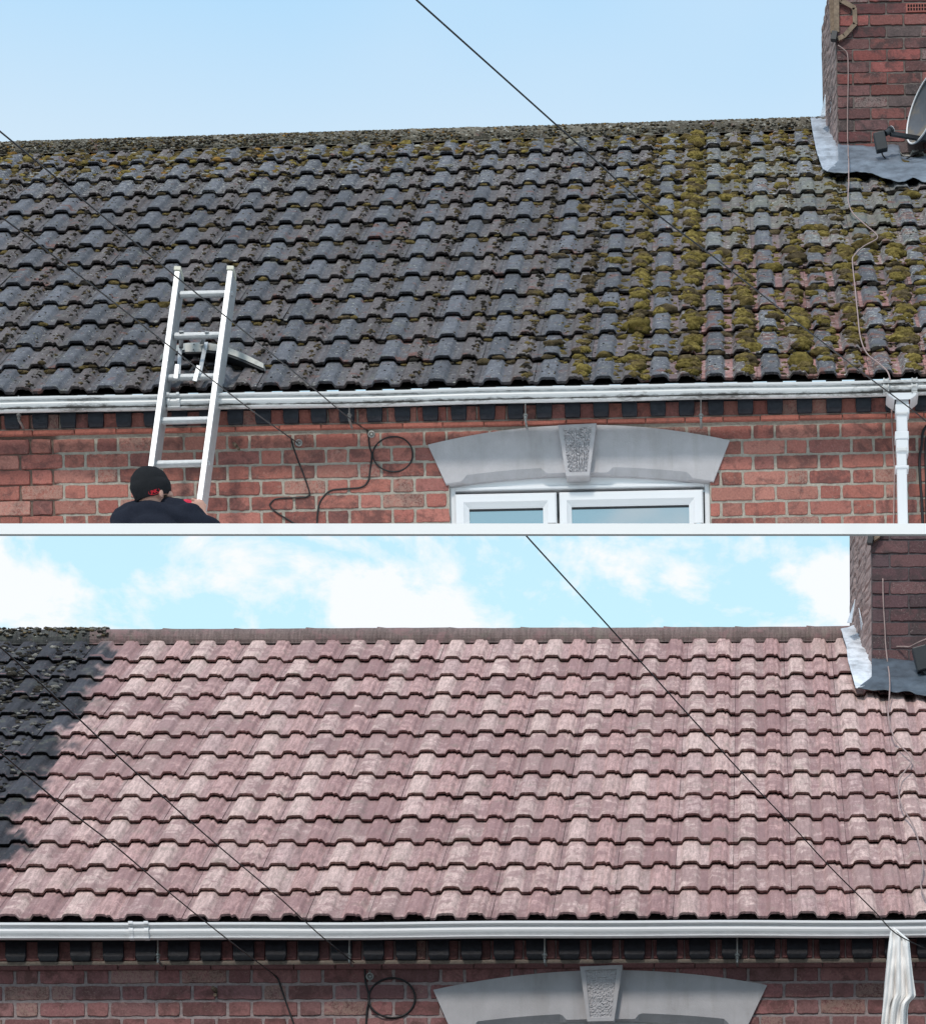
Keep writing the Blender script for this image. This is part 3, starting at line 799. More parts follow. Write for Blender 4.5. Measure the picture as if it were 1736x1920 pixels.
ch_l, lcy, lcx, lcxb, lcd = chimney(LO, lh, 'chimney', 1634, 1593, 1272, 905, 1193, .082, 52, [(.115, .062, .066), (.10, .056, .062), (.13, .07, .072), (.09, .058, .064)], (.10, .085, .09))

# air brick in the upper chimney
ab = MB(); y = ucy-.014
a = UP.P(1698, 5, y); b_ = UP.P(1760, 21, y)
ab.box((a.x, y, b_.z), (b_.x, y+.03, a.z), 0, bev=.003)
kx = 11
for i in range(kx):
    for j in range(2):
        xa = a.x+.008+(b_.x-a.x-.016)*(i+.2)/kx; xb_ = a.x+.008+(b_.x-a.x-.016)*(i+.85)/kx
        za = b_.z+.008+(a.z-b_.z-.014)*(j+.12)/2; zb_ = b_.z+.008+(a.z-b_.z-.014)*(j+.85)/2
        ab.box((xa, y-.0012, za), (xb_, y+.01, zb_), 1)
ab.build('air_brick', [M['clay'], M['void']], ch_u)

# ---- lead flashing ----
def nz3(p, s, k): return noise.noise(Vector(p)*s+Vector((k, k, k)))
def loft(mb, lines, nu, nv, amp, c, sd):
    """lines: list of polylines of 3D points, blended top to bottom"""
    def at(line, f):
        p = smooth_pts(line, 4) if len(line) > 2 else [Vector(q) for q in line]
        t_ = f*(len(p)-1); i = min(int(t_), len(p)-2); return p[i].lerp(p[i+1], t_-i)
    rows = []
    for j in range(nv+1):
        g_ = j/nv*(len(lines)-1); i = min(int(g_), len(lines)-2); h = g_-i; row = []
        for k in range(nu+1):
            p = at(lines[i], k/nu).lerp(at(lines[i+1], k/nu), h)
            p = p+Vector((0, -1, .4))*(amp*(nz3(p, 9, sd)+.5*nz3(p, 26, sd+3)))
            row.append(p)
        rows.append(row)
    mb.grid(rows, 0, c, flip=True)
def flash(H, chim, cy, side, apron_top, apron_mid, apron_bot, c1, c2, sd):
    mb = MB()
    # side soaker: runs from the ridge down the roof against the chimney flank
    loft(mb, [[H.Rf(*q, .07) for q in ln] for ln in side], 14, 34, .012, c1, sd)
    mb.build('side_flashing', M['lead'], chim, smooth=True, solid=.003)
    mb = MB()
    loft(mb, [[H.P(*q, cy-.020) for q in apron_top], [H.Rf(*q, .085) for q in apron_mid], [H.Rf(q[0], q[1], .070) for q in apron_bot]], 60, 22, .010, c2, sd+1)
    mb.build('apron_flashing', M['lead'], chim, smooth=True, solid=.003)
flash(UP, ch_u, ucy,
      [[(1519, 221), (1537, 218), (1556, 214)], [(1524, 250), (1545, 250), (1566, 245)], [(1531, 285), (1550, 285), (1574, 280)], [(1543, 318), (1556, 321), (1580, 310)]],
      [(1570, 268), (1600, 272), (1640, 274), (1684, 272), (1687, 292), (1736, 292), (1800, 290)],
      [(1572, 300), (1600, 303), (1640, 303), (1684, 305), (1700, 308), (1736, 309), (1800, 308)],
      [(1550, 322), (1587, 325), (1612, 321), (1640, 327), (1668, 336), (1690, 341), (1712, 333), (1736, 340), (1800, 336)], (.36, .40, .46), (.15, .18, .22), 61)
flash(LO, ch_l, lcy,
      [[(1576, 1180), (1596, 1175), (1617, 1168)], [(1586, 1210), (1606, 1212), (1632, 1212)], [(1590, 1240), (1612, 1245), (1636, 1245)], [(1604, 1290), (1620, 1288), (1640, 1268)]],
      [(1634, 1234), (1660, 1236), (1700, 1238), (1736, 1238), (1800, 1238)],
      [(1634, 1268), (1660, 1272), (1700, 1274), (1736, 1274), (1800, 1274)],
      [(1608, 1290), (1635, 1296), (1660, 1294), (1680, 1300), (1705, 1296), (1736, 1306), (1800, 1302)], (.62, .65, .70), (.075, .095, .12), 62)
for (H, chim, tri) in ((UP, ch_u, ((1552, 216), (1556, 176), (1568, 216), (1566, 185))), (LO, ch_l, ((1602, 1168), (1613, 1124), (1628, 1190), (1620, 1140)))):
    # torn lead tongues running up the flank of the stack
    mb = MB()
    for (a, b_, w0) in (((tri[0]), (tri[1]), 9), (tri[2], tri[3], 7)):
        d0 = (ucy if H is UP else lcy)+.38
        rows = []
        for k in range(9):
            f = k/8; x = a[0]+(b_[0]-a[0])*f; y = a[1]+(b_[1]-a[1])*f; hw = w0*(1-f)**.8
            p = H.P(x-hw/2, y, d0-.02); q = H.P(x+hw/2+.5, y, d0-.10)
            rows.append([p+Vector((-.03, 0, 0)), q+Vector((-.035, 0, 0))])
        mb.grid(rows, 0, (.62, .66, .72))
    mb.build('lead_tongue', M['lead'], chim, solid=.004)
#PART2

# ------------------------------------------------------------------ white strip dividing the two views, a wedge along sight lines, no real ledge
mb = MB(); rows = []
D0, D1 = 11.5, 12.95
def lz(row, D): return CAM.z+(Y0-row)/F*D
prof = [(D0+.012, lz(979.5, D0)), (D0, lz(981.5, D0)), (D0, lz(1001.5, D0)), (D0+.01, lz(1003, D0)), (D1, lz(999, D1)), (D1, lz(983.5, D1)), (D0+.05, lz(982, D0+.05))]
xa, xb = -7.0, 4.6
for x in np.linspace(xa, xb, 25): rows.append([(x, q[0], q[1]) for q in prof])
ids = mb.grid(rows, closed=True); mb.face(ids[0][::-1]); mb.face(ids[-1])
o = mb.build('divider', M['divider'])
tag(o, 'long white painted ledge crossing between the mossy roofed house and the pink roofed house', 'divider')

# ------------------------------------------------------------------ moss
def ico(level):
    bm = bmesh.new(); bmesh.ops.create_icosphere(bm, subdivisions=level, radius=1.0)
    v = np.array([q.co[:] for q in bm.verts]); f = np.array([[q.index for q in fc.verts] for fc in bm.faces]); bm.free(); return v, f
ICO = {1: ico(1), 2: ico(2), 3: ico(3)}
class Blobs:
    def __init__(s, H, seed): s.H, s.r = H, np.random.default_rng(seed); s.V, s.Fc, s.C, s.n = [], [], [], 0
    def add(s, u, q, n, au, as_, an, col, level=2, lump=.25):
        v, f = ICO[level]; v = v.copy()
        if level > 1: k0 = math.exp(s.r.normal()*.19); au, as_, an = au*k0, as_*k0, an*k0**1.2
        k1 = s.r.normal(size=(3, 3))*2.2; ph = s.r.random(3)*6
        d = 1+lump*(np.sin(v@k1.T+ph).sum(1)/3)+(.10*np.sin(v@(k1*3.1).T+ph).sum(1)/1.5 if level > 1 else 0)
        if level > 1: d += .06*s.r.normal(size=len(v))
        v = v*d[:, None]
        H = s.H; o = np.array(H.rp(u, q, n))
        e1 = np.array([1, 0, 0]); e2 = np.array([0, H.c, H.s_]); e3 = np.array([0, -H.s_, H.c])
        rot = s.r.normal()*.25; cu, su = math.cos(rot), math.sin(rot)
        x = v[:, 0]*au; y = v[:, 1]*as_; z = np.maximum(v[:, 2], -.3)*an
        w_ = o+np.outer(x*cu-y*su, e1)+np.outer(x*su+y*cu, e2)+np.outer(z, e3)
        s.V.append(w_); s.Fc.append(f+s.n); s.n += len(v)
        c = np.array(col)*s.r.uniform(.75, 1.25); s.C.append(np.tile(np.append(c, 1.0), (len(v), 1))*np.append(np.repeat((1+.32*s.r.normal(size=(len(v), 1))), 3, 1), np.ones((len(v), 1)), 1))
    def build(s, name, mt):
        V = np.concatenate(s.V).astype(np.float32); Fc = np.concatenate(s.Fc).astype(np.int32)
        me = bpy.data.meshes.new(name); me.vertices.add(len(V)); me.vertices.foreach_set('co', V.ravel())
        me.loops.add(Fc.size); me.loops.foreach_set('vertex_index', Fc.ravel())
        me.polygons.add(len(Fc)); me.polygons.foreach_set('loop_start', np.arange(0, Fc.size, 3, dtype=np.int32))
        me.update(calc_edges=True); me.materials.append(mt)
        at = me.color_attributes.new('Col', 'FLOAT_COLOR', 'POINT'); at.data.foreach_set('color', np.concatenate(s.C).astype(np.float32).clip(0, 1).ravel())
        me.polygons.foreach_set('use_smooth', [True]*len(me.polygons))
        o = bpy.data.objects.new(name, me); COL.objects.link(o); o.matrix_world = s.H.M; return o
T_ = .029
def hsurf(v, s, g): return profile(v)+T_*(1-(s % g)/g)
B = Blobs(UP, 3); r = np.random.default_rng(9)
GREEN, OLIVE, BROWN, DARK, ORANGE, PALE = (.225, .175, .055), (.17, .128, .052), (.125, .096, .056), (.045, .040, .034), (.30, .17, .05), (.30, .29, .25)
for n in range(-17, 13):
    w_ = UB(n+1)-UB(n)
    pxn = 1030+n*103
    for i in range(13):
        s0 = i*u_g
        right = np.clip((pxn-850-i*14)/260, 0, 1); far = np.clip((pxn-1350)/250, 0, 1)
        mid_gap = 1.0
        if i >= 6 and 1330 < pxn < 1760: mid_gap = .42      # barer, greener film below the ridge mats
        # runs of cushions along the lapped joint
        dens = (.25+.75*right)*mid_gap
        colr = [GREEN, GREEN, OLIVE, BROWN] if right > .5 else ([OLIVE, BROWN, BROWN, DARK] if right > .1 else [BROWN, DARK, DARK])
        cnt = r.poisson(6.0+dens*13)
        run = r.random() < .35+.6*right*mid_gap
        for k in range(cnt):
            v = .84+r.normal()*.035+(r.normal()*.05*right); s = s0+r.random()*u_g*.95
            big = (right*(.5+r.random()) if run else .12+.2*right)*mid_gap
            a = .0085+.018*big*r.uniform(.6, 1.2)
            B.add(UB(n)+w_*v, s, hsurf(v, s, u_g), a*1.35, a*.85, a*.75, colr[r.integers(len(colr))], 2 if a < .016 else 3)
        # second line on the plain roll's right flank
        for k in range(r.poisson(1.6+6*right*mid_gap)):
            v = .45+r.normal()*.05; s = s0+r.random()*u_g
            a = .005+.014*right*r.random()*mid_gap
            B.add(UB(n)+w_*v, s, hsurf(v, s, u_g), a*1.4, a*.85, a*.7, colr[r.integers(len(colr))], 2)
        # moss caught under the laps in the pans
        for pv in (.0, .5, .25, .75):
            for k in range(r.poisson((1.6 if pv in (0., .5) else .5)+1.3*right)):
                v = pv+r.normal()*.06; s = s0-.004-r.random()*.012
                if s < .02: continue
                a = .008+.010*r.random()*(1+right*.6)
                B.add(UB(n)+w_*v, s, profile(v)+.006, a*1.8, a*.7, a*.75, [DARK, BROWN, OLIVE][r.integers(3)] if right < .6 else [OLIVE, BROWN, DARK, GREEN][r.integers(4)], 2)
        # larger cushions sitting on rolls at the right
        for k in range(r.poisson(1.1*right*mid_gap+.9*far*(i < 7))):
            v = r.choice([.25, .75, .6, .3])+r.normal()*.07; s = s0+r.random()*u_g; a = .014+.018*r.random()
            for q in range(3): B.add(UB(n)+w_*v+r.normal()*.015, s+r.normal()*.012, hsurf(v, s, u_g), a*1.4, a*.8, a*.7, colr[r.integers(len(colr))], 3)
        # mats in the top courses
        if i >= 11 or (i == 10 and 1230 < pxn < 1560) or (i >= 8 and 1130 < pxn < 1330):
            amt = 44 if i == 12 else 24
            if 900 < pxn < 1200: amt *= .6
            if pxn > 1480: amt *= .35
            if i == 11 and pxn > 700 and pxn < 1200: amt *= .35
            if i in (8, 9): amt = 22
            for k in range(int(amt*r.uniform(.6, 1.3))):
                pv = r.choice([.0, .5, 1.0]) if r.random() < .75 else r.random(); v = pv+r.normal()*.09; s = s0+r.random()*u_g
                if s > u_top-.13: continue
                a = r.uniform(.008, .019 if i < 12 else .024)
                cl = [GREEN, OLIVE, OLIVE, BROWN, ORANGE if r.random() < .25 else PALE][r.integers(5)]
                B.add(UB(n)+w_*v, s, hsurf(v, s, u_g), a*1.5, a*.9, a*.6, cl, 2)
        # tiny dark nodules everywhere
        for k in range(r.poisson(16)):
            v = r.random(); s = s0+.01+r.random()*(u_g-.02); a = r.uniform(.0022, .0058)
            B.add(UB(n)+w_*v, s, hsurf(v, s, u_g), a*1.5, a, a*.9, [DARK, (.09, .08, .07), BROWN, PALE if r.random() < .4 else DARK][r.integers(4)], 1, .1)
# crust on the ridge
xr0, xr1 = UB(-16), UP.Rf(1535, 225).x
rp_ = UP.rp(0, u_top, 0)
for k in range(9000):
    x = r.uniform(xr0, xr1); a = r.uniform(-.30, 1.7); rr = .119
    sz = r.uniform(.003, .011)
    if a > 1.2 and r.random() < .5: continue
    rp_ = UP.rp(x, u_top, 0)
    y = rp_.y+.020-math.cos(a)*rr; z = rp_.z-.026+math.sin(a)*rr*.82
    p = Vector((0, y+.12, z)); q = (p.y*UP.c+p.z*UP.s_)/(1+UP.sx*(x-UP.sx0)); nn = -p.y*UP.s_+p.z*UP.c
    t_ = (x-xr0)/(xr1-xr0)
    if t_ > .62 and r.random() < .5: continue
    B.add(x, q, nn, sz*1.4, sz, sz*.8, [DARK, BROWN, (.17, .155, .125), (.21, .20, .17), (PALE if r.random() < .75 else ORANGE) if r.random() < .6 else OLIVE][r.integers(5)], 1, .2)
tag(B.build('moss', M['moss']), 'olive and brown moss cushions growing on the dark tiled roof', None, None, 'stuff')
print('moss verts', B.n)
# what is left on the strip that has not been cleaned
B = Blobs(LO, 5); r = np.random.default_rng(19)
for n in range(-13, 0):
    w_ = LB(n+1)-LB(n)
    for i in range(13):
        s0 = i*l_g
        if LB(n+1) > dirty_edge(s0+.15)+.05: continue
        for k in range(22 if i < 8 else 45):
            pv = r.choice([0, .5, .85]); v = pv+r.normal()*.08; s = s0+r.random()*l_g; a = r.uniform(.006, .016)
            if s > l_top-.03: continue
            B.add(LB(n)+w_*v, s, profile(v)+T_*(1-(s-s0)/l_g), a*1.5, a*.8, a*.7, [DARK, DARK, (.03, .03, .035), (.22, .21, .19)][r.integers(4)], 2)
p0 = LO.rp(0, l_top, 0)
for k in range(500):
    x = r.uniform(LB(-13), lx_dirty-.02); a = r.uniform(.1, 1.6); sz = r.uniform(.004, .013)
    p = Vector((0, p0.y+.020-math.cos(a)*.112+.12, p0.z-.026+math.sin(a)*.096)); B.add(x, p.y*LO.c+p.z*LO.s_, -p.y*LO.s_+p.z*LO.c, sz*1.4, sz, sz*.8, [DARK, BROWN, (.2, .19, .17)][r.integers(3)], 1, .2)
tag(B.build('moss', M['moss']), 'dark dried moss left on the uncleaned strip of the pink roof', None, None, 'stuff')

# ------------------------------------------------------------------ ladder with its roof stand-off
def lad_y(row): return -.275-(row-735)/346.7*.30
base = UP.P(325, 985, lad_y(985))
lad = UP.thing('ladder', 'silver aluminium ladder leaning on the white gutter of the mossy roof', 'ladder', base)
def lp(px, py, dy=0.0): return UP.P(px, py, lad_y(py)+dy)
def stile(xt, rt_, xb_, rb_):
    mb = MB(); a = lp(xt, rt_); b_ = lp(xb_, rb_)
    # I-section rail: front flange, web, back flange
    d = (b_-a).normalized(); n_ = Vector((0, d.z, -d.y)).normalized(); n_ = n_ if n_.y > 0 else -n_
    mb.bar(a, b_, .030, .010, up=(1, 0, 0)); mb.bar(a+n_*.060+Vector((.004, 0, 0)), b_+n_*.060+Vector((.004, 0, 0)), .021, .115, up=(1, 0, 0))
    o = mb.build('stile', M['alu'], lad, base, bevel=.0025)
    for f in np.linspace(.06, .95, 6):
        p = a.lerp(b_, f)+n_*.036+Vector((.0145, 0, 0)); q = MB(); q.tube([p, p+Vector((.004, 0, 0))], .013, 12); q.tube([p, p+Vector((.005, 0, 0))], .008, 10, 1)
        if f < .06: q.build('rivet', [M['alu_dull'], M['black']], o, base)
    cap = MB(); cap.bar(a-d*.006+n_*.03, a+d*.02+n_*.03, .038, .085, up=(1, 0, 0)); cap.build('end_cap', simple('cream_plastic', (.62, .60, .50), .6), o, base, bevel=.004)
    return a, b_
stile(333.5, 503, 270, 972); stile(432.5, 502, 370, 970)
for (xa_, xb_, row) in ((340, 427, 553), (329, 415, 631), (317, 404, 709), (306, 393, 790), (294, 384, 871), (283, 372, 953)):
    mb = MB(); a = lp(xa_-2, row, .045); b_ = lp(xb_-2, row-2.5, .045); mb.tube([a, b_], .0165, 14)
    mb.box((a.x, a.y-.006, min(a.z, b_.z)+.012), (b_.x, a.y+.012, max(a.z, b_.z)+.016))
    mb.tube([b_+Vector((.018, 0, 0)), b_+Vector((.034, 0, 0))], [.016, .012], 12)
    mb.build('rung', M['alu'], lad, base, smooth=False)
# stand-off: bowed plank held by two straps
st = UP.thing('ladder_stay', 'bowed grey aluminium ladder stay resting on dark tiles behind the ladder rungs', 'ladder stay', UP.Rf(400, 690, .05))
sb = UP.Rf(400, 690, .05)
mb = MB(); edge = [(300, 667, 9), (318, 652, 10), (345, 643.5, 12), (372, 642, 13), (400, 644, 13), (425, 650, 12), (455, 662, 11), (478, 673, 10), (494, 681, 9)]
fr_, bk = [], []
pts = []
for px, row, t_ in edge:
    f = (px-300)/194; yf = UP.Rf(px, row, .055+.075*math.sin(math.pi*min(1, max(0, f)))).y; pts.append((UP.P(px, row, yf), UP.P(px, row+t_, yf)))
top = smooth_pts([p[0] for p in pts], 4); bot = smooth_pts([p[1] for p in pts], 4)
bkt = [p+Vector((0, .20, .01)) for p in top]; bkb = [p+Vector((0, .20, .01)) for p in bot]
ids = mb.grid([top, bot, bkb, bkt, top]); K = len(top)-1
mb.face([r_[0] for r_ in ids[:4]]); mb.face([r_[K] for r_ in ids[:4]][::-1])
pl = mb.build('plank', M['alu_dull'], st, sb)
def sbox(px0, r0, px1, r1, y, d, name, mt, parent=st, bev=.002):
    mb = MB(); p = UP.P(px0, r0, y); q = UP.P(px1, r1, y); mb.box((p.x, y, q.z), (q.x, y+d, p.z), bev=bev); return mb.build(name, mt, parent, sb)
yy = pts[3][0].y-.016
blk = sbox(346, 643.5, 396, 659, yy, .02, 'mounting_plate', M['alu_dull'])
for bx_, by_ in ((363, 655.5), (364, 645.5), (387.5, 647), (386.5, 655)):
    mb = MB(); p = UP.P(bx_, by_, yy-.004); mb.tube([p, p+Vector((0, -.008 if bx_ > 380 else -.003, 0))], .0065 if bx_ > 380 else .0035, 6); mb.build('bolt', M['black'], blk, sb)
def strap(p0, p1, y0, y1, wd, name='strap'):
    mb = MB(); a = UP.P(*p0, y0); b_ = UP.P(*p1, y1); mb.bar(a, b_, wd, .007, up=(1, 0, 0)); return mb.build(name, M['alu'], st, sb, bevel=.0015)
ly = lad_y
strap((340, 621), (339.5, 652), ly(621)+.015, yy-.006, .024)
strap((388, 622), (378, 644), ly(622)+.015, yy-.006, .022)
strap((338, 652), (335, 702), yy-.012, ly(702)+.05, .020)
strap((386.5, 642), (374, 702), yy-.010, ly(702)+.05, .022)
strap((332.5, 683), (329.5, 710), ly(690)+.006, ly(710)+.012, .024, 'clamp'); strap((373, 685.5), (365, 714.5), ly(690)+.006, ly(710)+.012, .024, 'clamp')
mb = MB(); up_ = [p+Vector((0, .004, -.001)) for p in bot]; u2 = [p+Vector((0, .20, .008)) for p in bot]
mb.grid([up_, [p+Vector((0, 0, -.012)) for p in up_], [p+Vector((0, 0, -.012)) for p in u2], u2]); mb.build('dark_underside', M['black'], st, sb)  # black sheet along the underside of the plank

# ------------------------------------------------------------------ aerial cables of the upper house
def cable(name, pts, r_, mt, label, cat='cable', root=None, k=6, group=None, H=None):
    mb = MB(); mb.tube(smooth_pts(pts, k), r_, 7); o = mb.build(name, mt, smooth=True)
    if H: o.matrix_world = H.M
    if label: tag(o, label, cat, group)
    return o
def wires(rows, Dst, Den):
    """photo points along a wire hung between the street side and the wall; depth runs from Dst to Den"""
    L_ = [0]
    for a, b_ in zip(rows, rows[1:]): L_.append(L_[-1]+math.dist(a, b_))
    return [wray(x, y, 1/((1-t_/L_[-1])/Dst+(t_/L_[-1])/Den)) for (x, y), t_ in zip(rows, L_)]
du = UP.D
w_long = wires([(560, -196), (675, -95), (782, 0), (1060, 249), (1205, 380), (1340, 483), (1521, 625), (1628, 707), (1703, 763), (1736, 790), (1775, 824)], 7.0, du-.06)
cable('overhead_wire', w_long, .0026, M['cable'], 'long black overhead wire crossing the sky down to the white downpipe of the mossy house', 'wire')
w_b = wires([(-110, 158), (15, 258), (337, 524), (433, 601), (565, 709), (650, 780), (688, 807)], 7.5, du-.07)
ob = cable('overhead_wire', w_b, .0025, M['cable'], 'black overhead wire slanting past the ladder top to the eaves beside the coiled cable', 'wire')
w_c = wires([(-110, 326), (10, 412), (150, 517), (300, 635), (440, 745), (505, 793), (559, 831)], 7.5, du-.03)
oc_ = cable('overhead_wire', w_c, .0025, M['cable'], 'lowest black overhead wire passing the ladder to a hook in the brick wall', 'wire')
def UPp(pts, y=-.012): return [UP.P(a, b_, y) for a, b_ in pts]
cable('wall_cable', UPp([(546, 822), (549, 835), (556, 856), (570, 892), (580, 922), (578, 930), (565, 933), (521, 935), (508, 943), (507, 950), (520, 962), (556, 984), (566, 992)]), .0042, M['cable'],
      'thin black cable hanging in a loose zigzag on red bricks below the wall hook', H=UP)
cable('wall_cable', UPp([(688, 806), (691, 820), (693, 838), (697, 853), (694, 880), (690, 902), (676, 914), (640, 917), (618, 921), (602, 938), (596, 958), (594, 990)]), .0048, M['cable'],
      'black cable snaking down the red bricks under the eaves left of the window', H=UP)
c0 = UP.P(736.5, 851.5, -.014); rx = UP.P(774, 851.5, -.014).x-c0.x
mb = MB(); mb.tube([c0+Vector((math.cos(q)*rx, -.006*math.sin(q*2), math.sin(q)*rx*.88)) for q in np.linspace(0, 2*math.pi, 40, endpoint=False)], .0044, 7, closed=True)
tag(UP.loose(mb.build('coiled_cable', M['cable'], smooth=True)), 'round loop of black cable hung on red bricks beside the grey lintel', 'cable')
def bracket(H, px, row, y, name, label, rad=.011):
    mb = MB(); p = H.P(px, row, y)
    mb.tube([p+Vector((0, .03, 0)), p+Vector((0, -.012, .0))], rad*.6, 8)
    mb.tube([p+Vector((rad*1.5*math.cos(q), -.012, rad*1.5*math.sin(q))) for q in np.linspace(0, 2*math.pi, 14, endpoint=False)], rad*.35, 6, closed=True)
    mb.tube([p+Vector((0, -.004, 0)), p+Vector((0, .002, 0))], rad*1.25, 8)
    tag(H.loose(mb.build(name, M['steel'], smooth=False)), label, 'hook')
bracket(UP, 561, 832, -.005, 'wall_hook', 'small metal eye hook in the brick wall holding the lowest overhead wire')
bracket(UP, 697, 816, -.005, 'wall_hook', 'small shiny eye hook just below the eaves above the looped cable')
for (px, row, lb) in ((444, 838, 'rusty stub of iron sticking out of red bricks right of the ladder'),):
    mb = MB(); p = UP.P(px, row, 0); mb.tube([p, p+Vector((-.01, -.03, .004)), p+Vector((.0, -.045, -.006))], [.012, .010, .007], 7)
    mb.tube([p+Vector((.012, 0, -.014)), p+Vector((.01, -.03, -.018))], .008, 6); tag(UP.loose(mb.build('iron_stub', M['rust'])), lb, 'iron stub')
# pale aerial lead on the chimney and roof
pts = [UP.P(a, b_, ucy-.032) for a, b_ in ((1571, 84), (1583, 93), (1589, 104), (1590, 150), (1589, 200), (1589, 235))]+[UP.P(1589, 262, ucy-.05), UP.P(1590, 276, ucy-.085)]
pts += [UP.Rf(a, b_, n_) for a, b_, n_ in ((1590, 288, .155), (1591, 300, .135), (1591, 325, .105), (1591, 345, .085), (1590, 374, .075), (1598, 398, .075), (1620, 419, .075), (1642, 438, .075), (1643, 448, .07), (1618, 462, .07), (1602, 478, .07), (1598, 490, .07), (1603, 540, .07), (1608, 590, .07), (1613, 632, .07), (1625, 662, .07), (1650, 683, .07), (1664, 697, .07), (1669, 712, .075))]
cable('aerial_lead', pts, .0038, M['cable_pink'], 'pale pinkish aerial lead running from the chimney down over the mossy tiles', H=UP)
cable('aerial_lead', UPp([(1671, 742), (1672, 790), (1675, 850), (1677, 880), (1676, 930), (1675, 990)], -.035), .0042, M['cable_pink'], 'pale thin lead running straight down the wall beside the white downpipe', H=UP)
for k, (pp, rr_) in enumerate((([(1745, 790), (1731, 808), (1728, 835), (1724, 860), (1725, 900), (1728, 940), (1730, 990)], .0075), ([(1746, 808), (1736, 822), (1735, 860), (1736, 900), (1737, 990)], .006))):
    cable('wall_cable', UPp(pp, -.02), rr_, M['cable'], ['thick black cable bending down the wall right of the white downpipe', 'outermost black cable at the right edge beside the thick cable'][k], H=UP)
cable('chimney_cable', [UP.P(a, b_, y) for a, b_, y in ((1652, 283, ucy-.34), (1656, 292, ucy-.33), (1664, 299, ucy-.30), (1676, 303, ucy-.26), (1690, 301, ucy-.2), (1705, 294, ucy-.14), (1720, 285, ucy-.08), (1745, 276, ucy-.02))], .0045, M['cable'], 'short black cable looping from the dish receiver to the chimney', H=UP)

# ------------------------------------------------------------------ satellite dish on the upper chimney
dc = UP.P(1750, 211, ucy-.16)
dish = UP.thing('satellite_dish', 'grey weathered satellite dish with black receiver arm fixed to the red chimney', 'satellite dish', dc)
ax = Vector((-.86, -.46, .20)).normalized(); upv = Vector((0, 0, 1)); sx = upv.cross(ax).normalized(); sy = ax.cross(sx)
def dsk(rad, off, ru=.20, rv=.225):
    return [dc+ax*(off+.28*(rad**2)*.24)+sx*math.cos(q)*ru*rad+sy*math.sin(q)*rv*rad for q in np.linspace(0, 2*math.pi, 40, endpoint=False)]
mb = MB(); rows = [dsk(f, 0) for f in (.02, .25, .5, .75, .95)]+[dsk(1.0, 0), dsk(1.015, .012), dsk(1.03, -.004), dsk(.9, -.02), dsk(.3, -.03)]
ids = mb.grid(rows, closed=True); mb.face(ids[0]); mb.build('reflector', M['dish'], dish, dc, smooth=True)
mb = MB(); rim = dsk(1.02, .006); mb.tube(rim, .006, 6, closed=True); mb.build('rim', M['gutter_clean'], dish, dc, smooth=True)
dm = MB()
a0 = UP.P(1742, 262, ucy-.14); a1 = UP.P(1669, 250, ucy-.36); dm.bar(a0, a1, .026, .024, up=(0, 0, 1)); arm = dm.build('arm', M['black'], dish, dc, bevel=.003)
mb = MB(); q0 = UP.P(1676, 251, ucy-.36); q1 = UP.P(1660, 247, ucy-.37)
h0 = UP.P(1671, 243, ucy-.35); h1 = UP.P(1660, 250, ucy-.375)
mb.tube([h0, h0.lerp(h1, .25), h0.lerp(h1, .3), h1], [.026, .026, .019, .017], 14)
lnb = mb.build('feed_horn', M['black'], dish, dc); mb = MB(); mb.tube([h0+(h0-h1)*.05, h0], .0255, 14); mb.build('horn_cap', M['gutter_clean'], lnb, dc)
mb = MB(); A = UP.P(1643, 262, ucy-.37); b0 = UP.P(1645, 248, ucy-.37); b1 = UP.P(1655, 284, ucy-.36)
mb.bar(UP.P(1647, 249, ucy-.37), UP.P(1654, 283, ucy-.365), .075, .05, up=(1, 0, .0)); mb.build('receiver', M['black'], dish, dc, bevel=.006)
mb = MB(); mb.bar(UP.P(1741, 262, ucy-.14), UP.P(1752, 250, ucy), .03, .03, up=(0, 0, 1)); mb.bar(dc-ax*.02, UP.P(1750, 245, ucy), .05, .04, up=(0, 0, 1)); mb.build('wall_bracket', M['steel'], dish, dc)

# ------------------------------------------------------------------ rusty aerial bracket at the corner of the chimney
bk_ = UP.P(1566, 70, ucy-.02)
br = UP.thing('aerial_bracket', 'rusty bent metal aerial bracket clamped round the corner of the red chimney', 'bracket', bk_)
mb = MB()
seq = [(1577, 0, -.03), (1602, 14, -.03), (1603, 44, -.03), (1583, 66, -.03), (1572, 72, -.03)]
pp = [UP.P(a, b_, ucy+c) for a, b_, c in [(1574, -4, -.03)]+seq]
for a, b_ in zip(pp, pp[1:]): mb.bar(a, b_+(b_-a).normalized()*.004, .006, .030, up=(0, 1, 0))
mb.build('strap', M['rust'], br, bk_)
mb = MB(); mb.bar(UP.P(1557.5, -20, ucy+.02), UP.P(1561, 62, ucy+.02), .030, .02, up=(1, 0, 0)); mb.bar(UP.P(1568, -20, ucy-.035), UP.P(1568.5, 60, ucy-.035), .034, .012, up=(1, 0, 0)); mb.build('upright', M['rust'], br, bk_)
mb = MB(); mb.bar(UP.P(1559, 67, ucy-.04), UP.P(1569, 68, ucy-.045), .055, .04, up=(0, 0, 1)); mb.build('end_block', M['black'], br, bk_)
